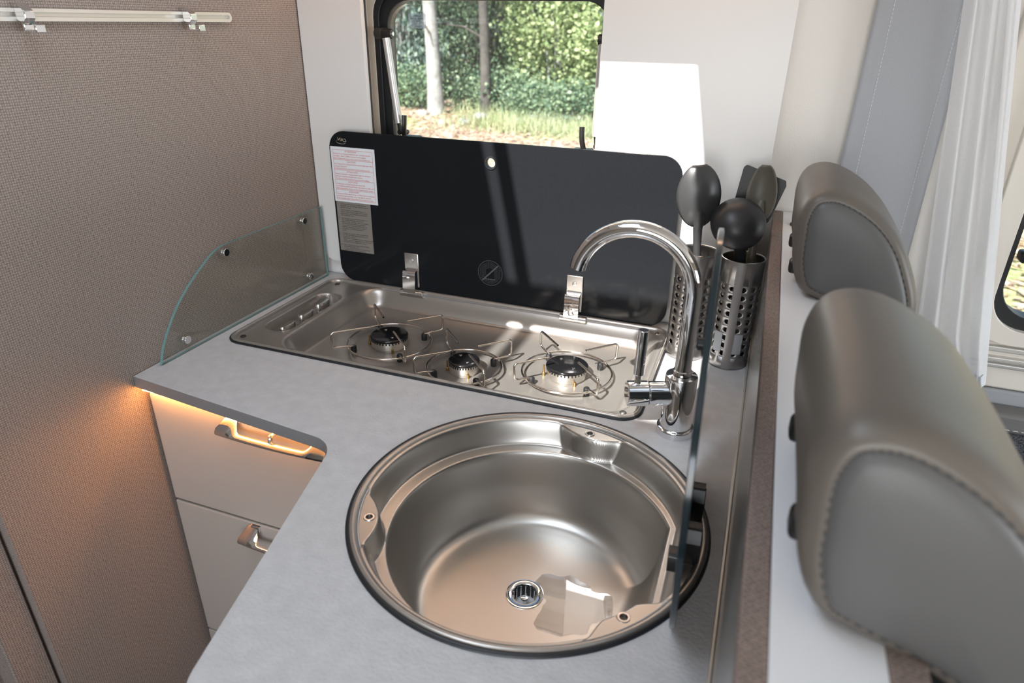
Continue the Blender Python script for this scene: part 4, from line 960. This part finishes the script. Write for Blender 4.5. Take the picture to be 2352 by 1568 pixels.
lime = plant('leafy_shrub', 'tall lime-green leafy shrub growing behind the grass', 'shrub', 'leaf_lime', 'bark_pale', 7500, 1.25, 1.0, 2.0, 0.085, 0.2)
mid = plant('bushy_shrub', 'mid-green bushy shrub with small leaves in the wood', 'shrub', 'leaf_mid', 'bark_dark', 5000, 1.3, 1.0, 1.9, 0.085, 0.6)
blue = plant('drooping_sapling', 'blue-green sapling with long drooping leaves', 'tree', 'leaf_blue', 'bark_pale', 6000, 1.4, 1.1, 2.3, 0.15, 1.6)
low = plant('low_bush', 'low green bush at the foot of the trees', 'shrub', 'leaf_mid', 'bark_dark', 2600, 0.9, 0.7, 0.42, 0.08, 0.1)
def put(o, spots, first=True):
    for i, (x, y, r, s) in enumerate(spots):
        c = o if i == 0 else dup(o); c.location = (x, y, GROUND); c.rotation_euler = (0, 0, r); c.scale = (s, s, s)
put(lime, [(-4.0, 15.3, 0.3, 1.05), (-2.7, 15.0, 1.7, 1.1), (-5.2, 17.4, 2.9, 1.1), (-1.4, 15.2, 4.1, 1.0), (-3.3, 17.2, 5.0, 1.25)])
put(mid, [(-6.2, 16.2, 0.0, 1.0), (-7.6, 17.0, 1.3, 1.05), (-4.9, 18.8, 2.2, 1.3), (-9.2, 17.5, 3.0, 1.1), (-2.0, 18.5, 4.2, 1.25), (-11.2, 18.2, 5.3, 1.2)])
put(blue, [(-8.6, 16.0, 0.4, 1.0), (-7.0, 18.4, 1.9, 1.15), (-10.4, 17.0, 3.3, 1.1), (-5.8, 19.5, 4.4, 1.3), (-9.6, 20.0, 5.2, 1.35), (-12.8, 19.0, 0.9, 1.2), (-3.2, 20.5, 2.4, 1.4), (-0.2, 18.5, 1.1, 1.3)])
put(low, [(-5.0, 14.6, 0, 1.0), (-4.2, 13.8, 1.2, 0.8), (-7.6, 14.6, 2.2, 1.0), (-3.2, 13.4, 3.1, 0.9), (-6.0, 15.0, 4.2, 0.9), (-2.0, 13.2, 5.1, 0.9), (-9.0, 15.0, 0.8, 1.1)])
# far dense trees that close the view
far = plant('forest_tree', 'tall dense forest tree at the back of the wood', 'tree', 'leaf_mid', 'bark_dark', 6500, 2.6, 1.4, 3.4, 0.22, 0.4)
put(far, [(-12.5, 24, 0, 1.1), (-9.0, 25, 1.2, 1.2), (-5.6, 24.5, 2.4, 1.15), (-2.2, 25, 3.4, 1.2), (1.4, 24.5, 4.5, 1.1), (-16.5, 25, 5.2, 1.2)])
def trunk(label, base, top, r0, r1, m, lean=0.0):
    o = thing('tree_trunk', label, 'tree', (base[0], base[1], GROUND))
    H = 6.0; pts = []; rad = []
    for k in range(13):
        t = k / 12; pts.append(((top[0] - base[0]) * t + 0.04 * sin(5 * t), (top[1] - base[1]) * t, -0.1 + H * t)); rad.append(r0 * (1 + 0.35 * (1 - t) ** 8) * (1 - t) + r1 * t)
    b = MB(); b.tube(pts, r0, 16, rad=rad); b.build('bark', M[m], o, smooth=60)
    for k in range(3):
        h = 1.6 + 0.9 * k; a = rng.uniform(0, 6.28); b = MB(); b.tube([(pts[3][0], 0, h), (pts[3][0] + 0.5 * cos(a), 0.3 * sin(a), h + 0.25), (pts[3][0] + 1.1 * cos(a), 0.6 * sin(a), h + 0.3)], 0.02, 6, rad=[0.03, 0.02, 0.008]); b.build('branch', M[m], o, smooth=60)
    q = leaves(1600, 2.0, 1.8, 0.9, 0.16, 1.0, rng).build('crown', M['leaf_blue'], o, smooth=0, merge=False, recalc=False, kind='stuff'); q.location.z = 4.2
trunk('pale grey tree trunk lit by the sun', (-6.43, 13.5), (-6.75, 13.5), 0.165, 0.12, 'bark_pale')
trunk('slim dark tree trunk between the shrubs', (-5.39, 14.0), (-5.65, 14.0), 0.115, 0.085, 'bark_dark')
# grass tufts and fallen leaves
b = MB()
for _ in range(7000):
    x, y = rng.uniform(-6.2, -0.6), rng.uniform(11.3, 15.0)
    if rng.random() > sstep(-6.2, -3.4, x + (y - 12) * 0.3) * 0.95: continue
    h = rng.uniform(0.08, 0.38); a = rng.uniform(0, 6.28); dx, dy = cos(a) * 0.012, sin(a) * 0.012; lx, ly = rng.gauss(0, 0.09), rng.gauss(0, 0.09)
    b.add([(x - dx, y - dy, GROUND), (x + dx, y + dy, GROUND), (x + lx, y + ly, GROUND + h)], [(0, 1, 2)])
o = b.build('grass', M['grass'], None, smooth=0, merge=False, recalc=False); o['label'] = 'tufted pale green grass growing in front of the shrubs'; o['category'] = 'grass'; o['kind'] = 'stuff'
b = MB()
for _ in range(9000):
    if rng.random() < 0.5: x, y = rng.uniform(-9, 0), rng.uniform(9.5, 14.5)
    else: x, y = rng.uniform(1.2, 6), rng.uniform(0.6, 8)
    s = rng.uniform(0.03, 0.09); a = rng.uniform(0, 6.28); u = Vector((cos(a), sin(a), rng.gauss(0, 0.25))) * s; v = Vector((-sin(a), cos(a), rng.gauss(0, 0.25))) * s * 0.4; p = Vector((x, y, GROUND + rng.uniform(0.01, 0.04)))
    b.add([p - u, p - v, p + u, p + v], [(0, 1, 2, 3)])
o = b.build('leaf_litter', M['litter'], None, smooth=0, merge=False, recalc=False); o['label'] = 'dry fallen leaves scattered over the ground outside'; o['category'] = 'fallen leaves'; o['kind'] = 'stuff'
for k in range(10):
    x, y, s = rng.uniform(-7.5, -3.5), rng.uniform(11.2, 13.6), rng.uniform(0.07, 0.2); bm = bmesh.new(); bmesh.ops.create_icosphere(bm, subdivisions=2, radius=s)
    for v in bm.verts: v.co *= 1 + rng.uniform(-0.18, 0.18); v.co.z *= 0.55
    me = bpy.data.meshes.new('stone'); bm.to_mesh(me); bm.free(); me.materials.append(M['bark_pale']); o = bpy.data.objects.new('stone', me); COL.objects.link(o); o.location = (x, y, GROUND + s * 0.25)
    o['label'] = 'small pale stone lying near the tree trunks'; o['category'] = 'stone'; o['group'] = 'stones near the tree trunks'
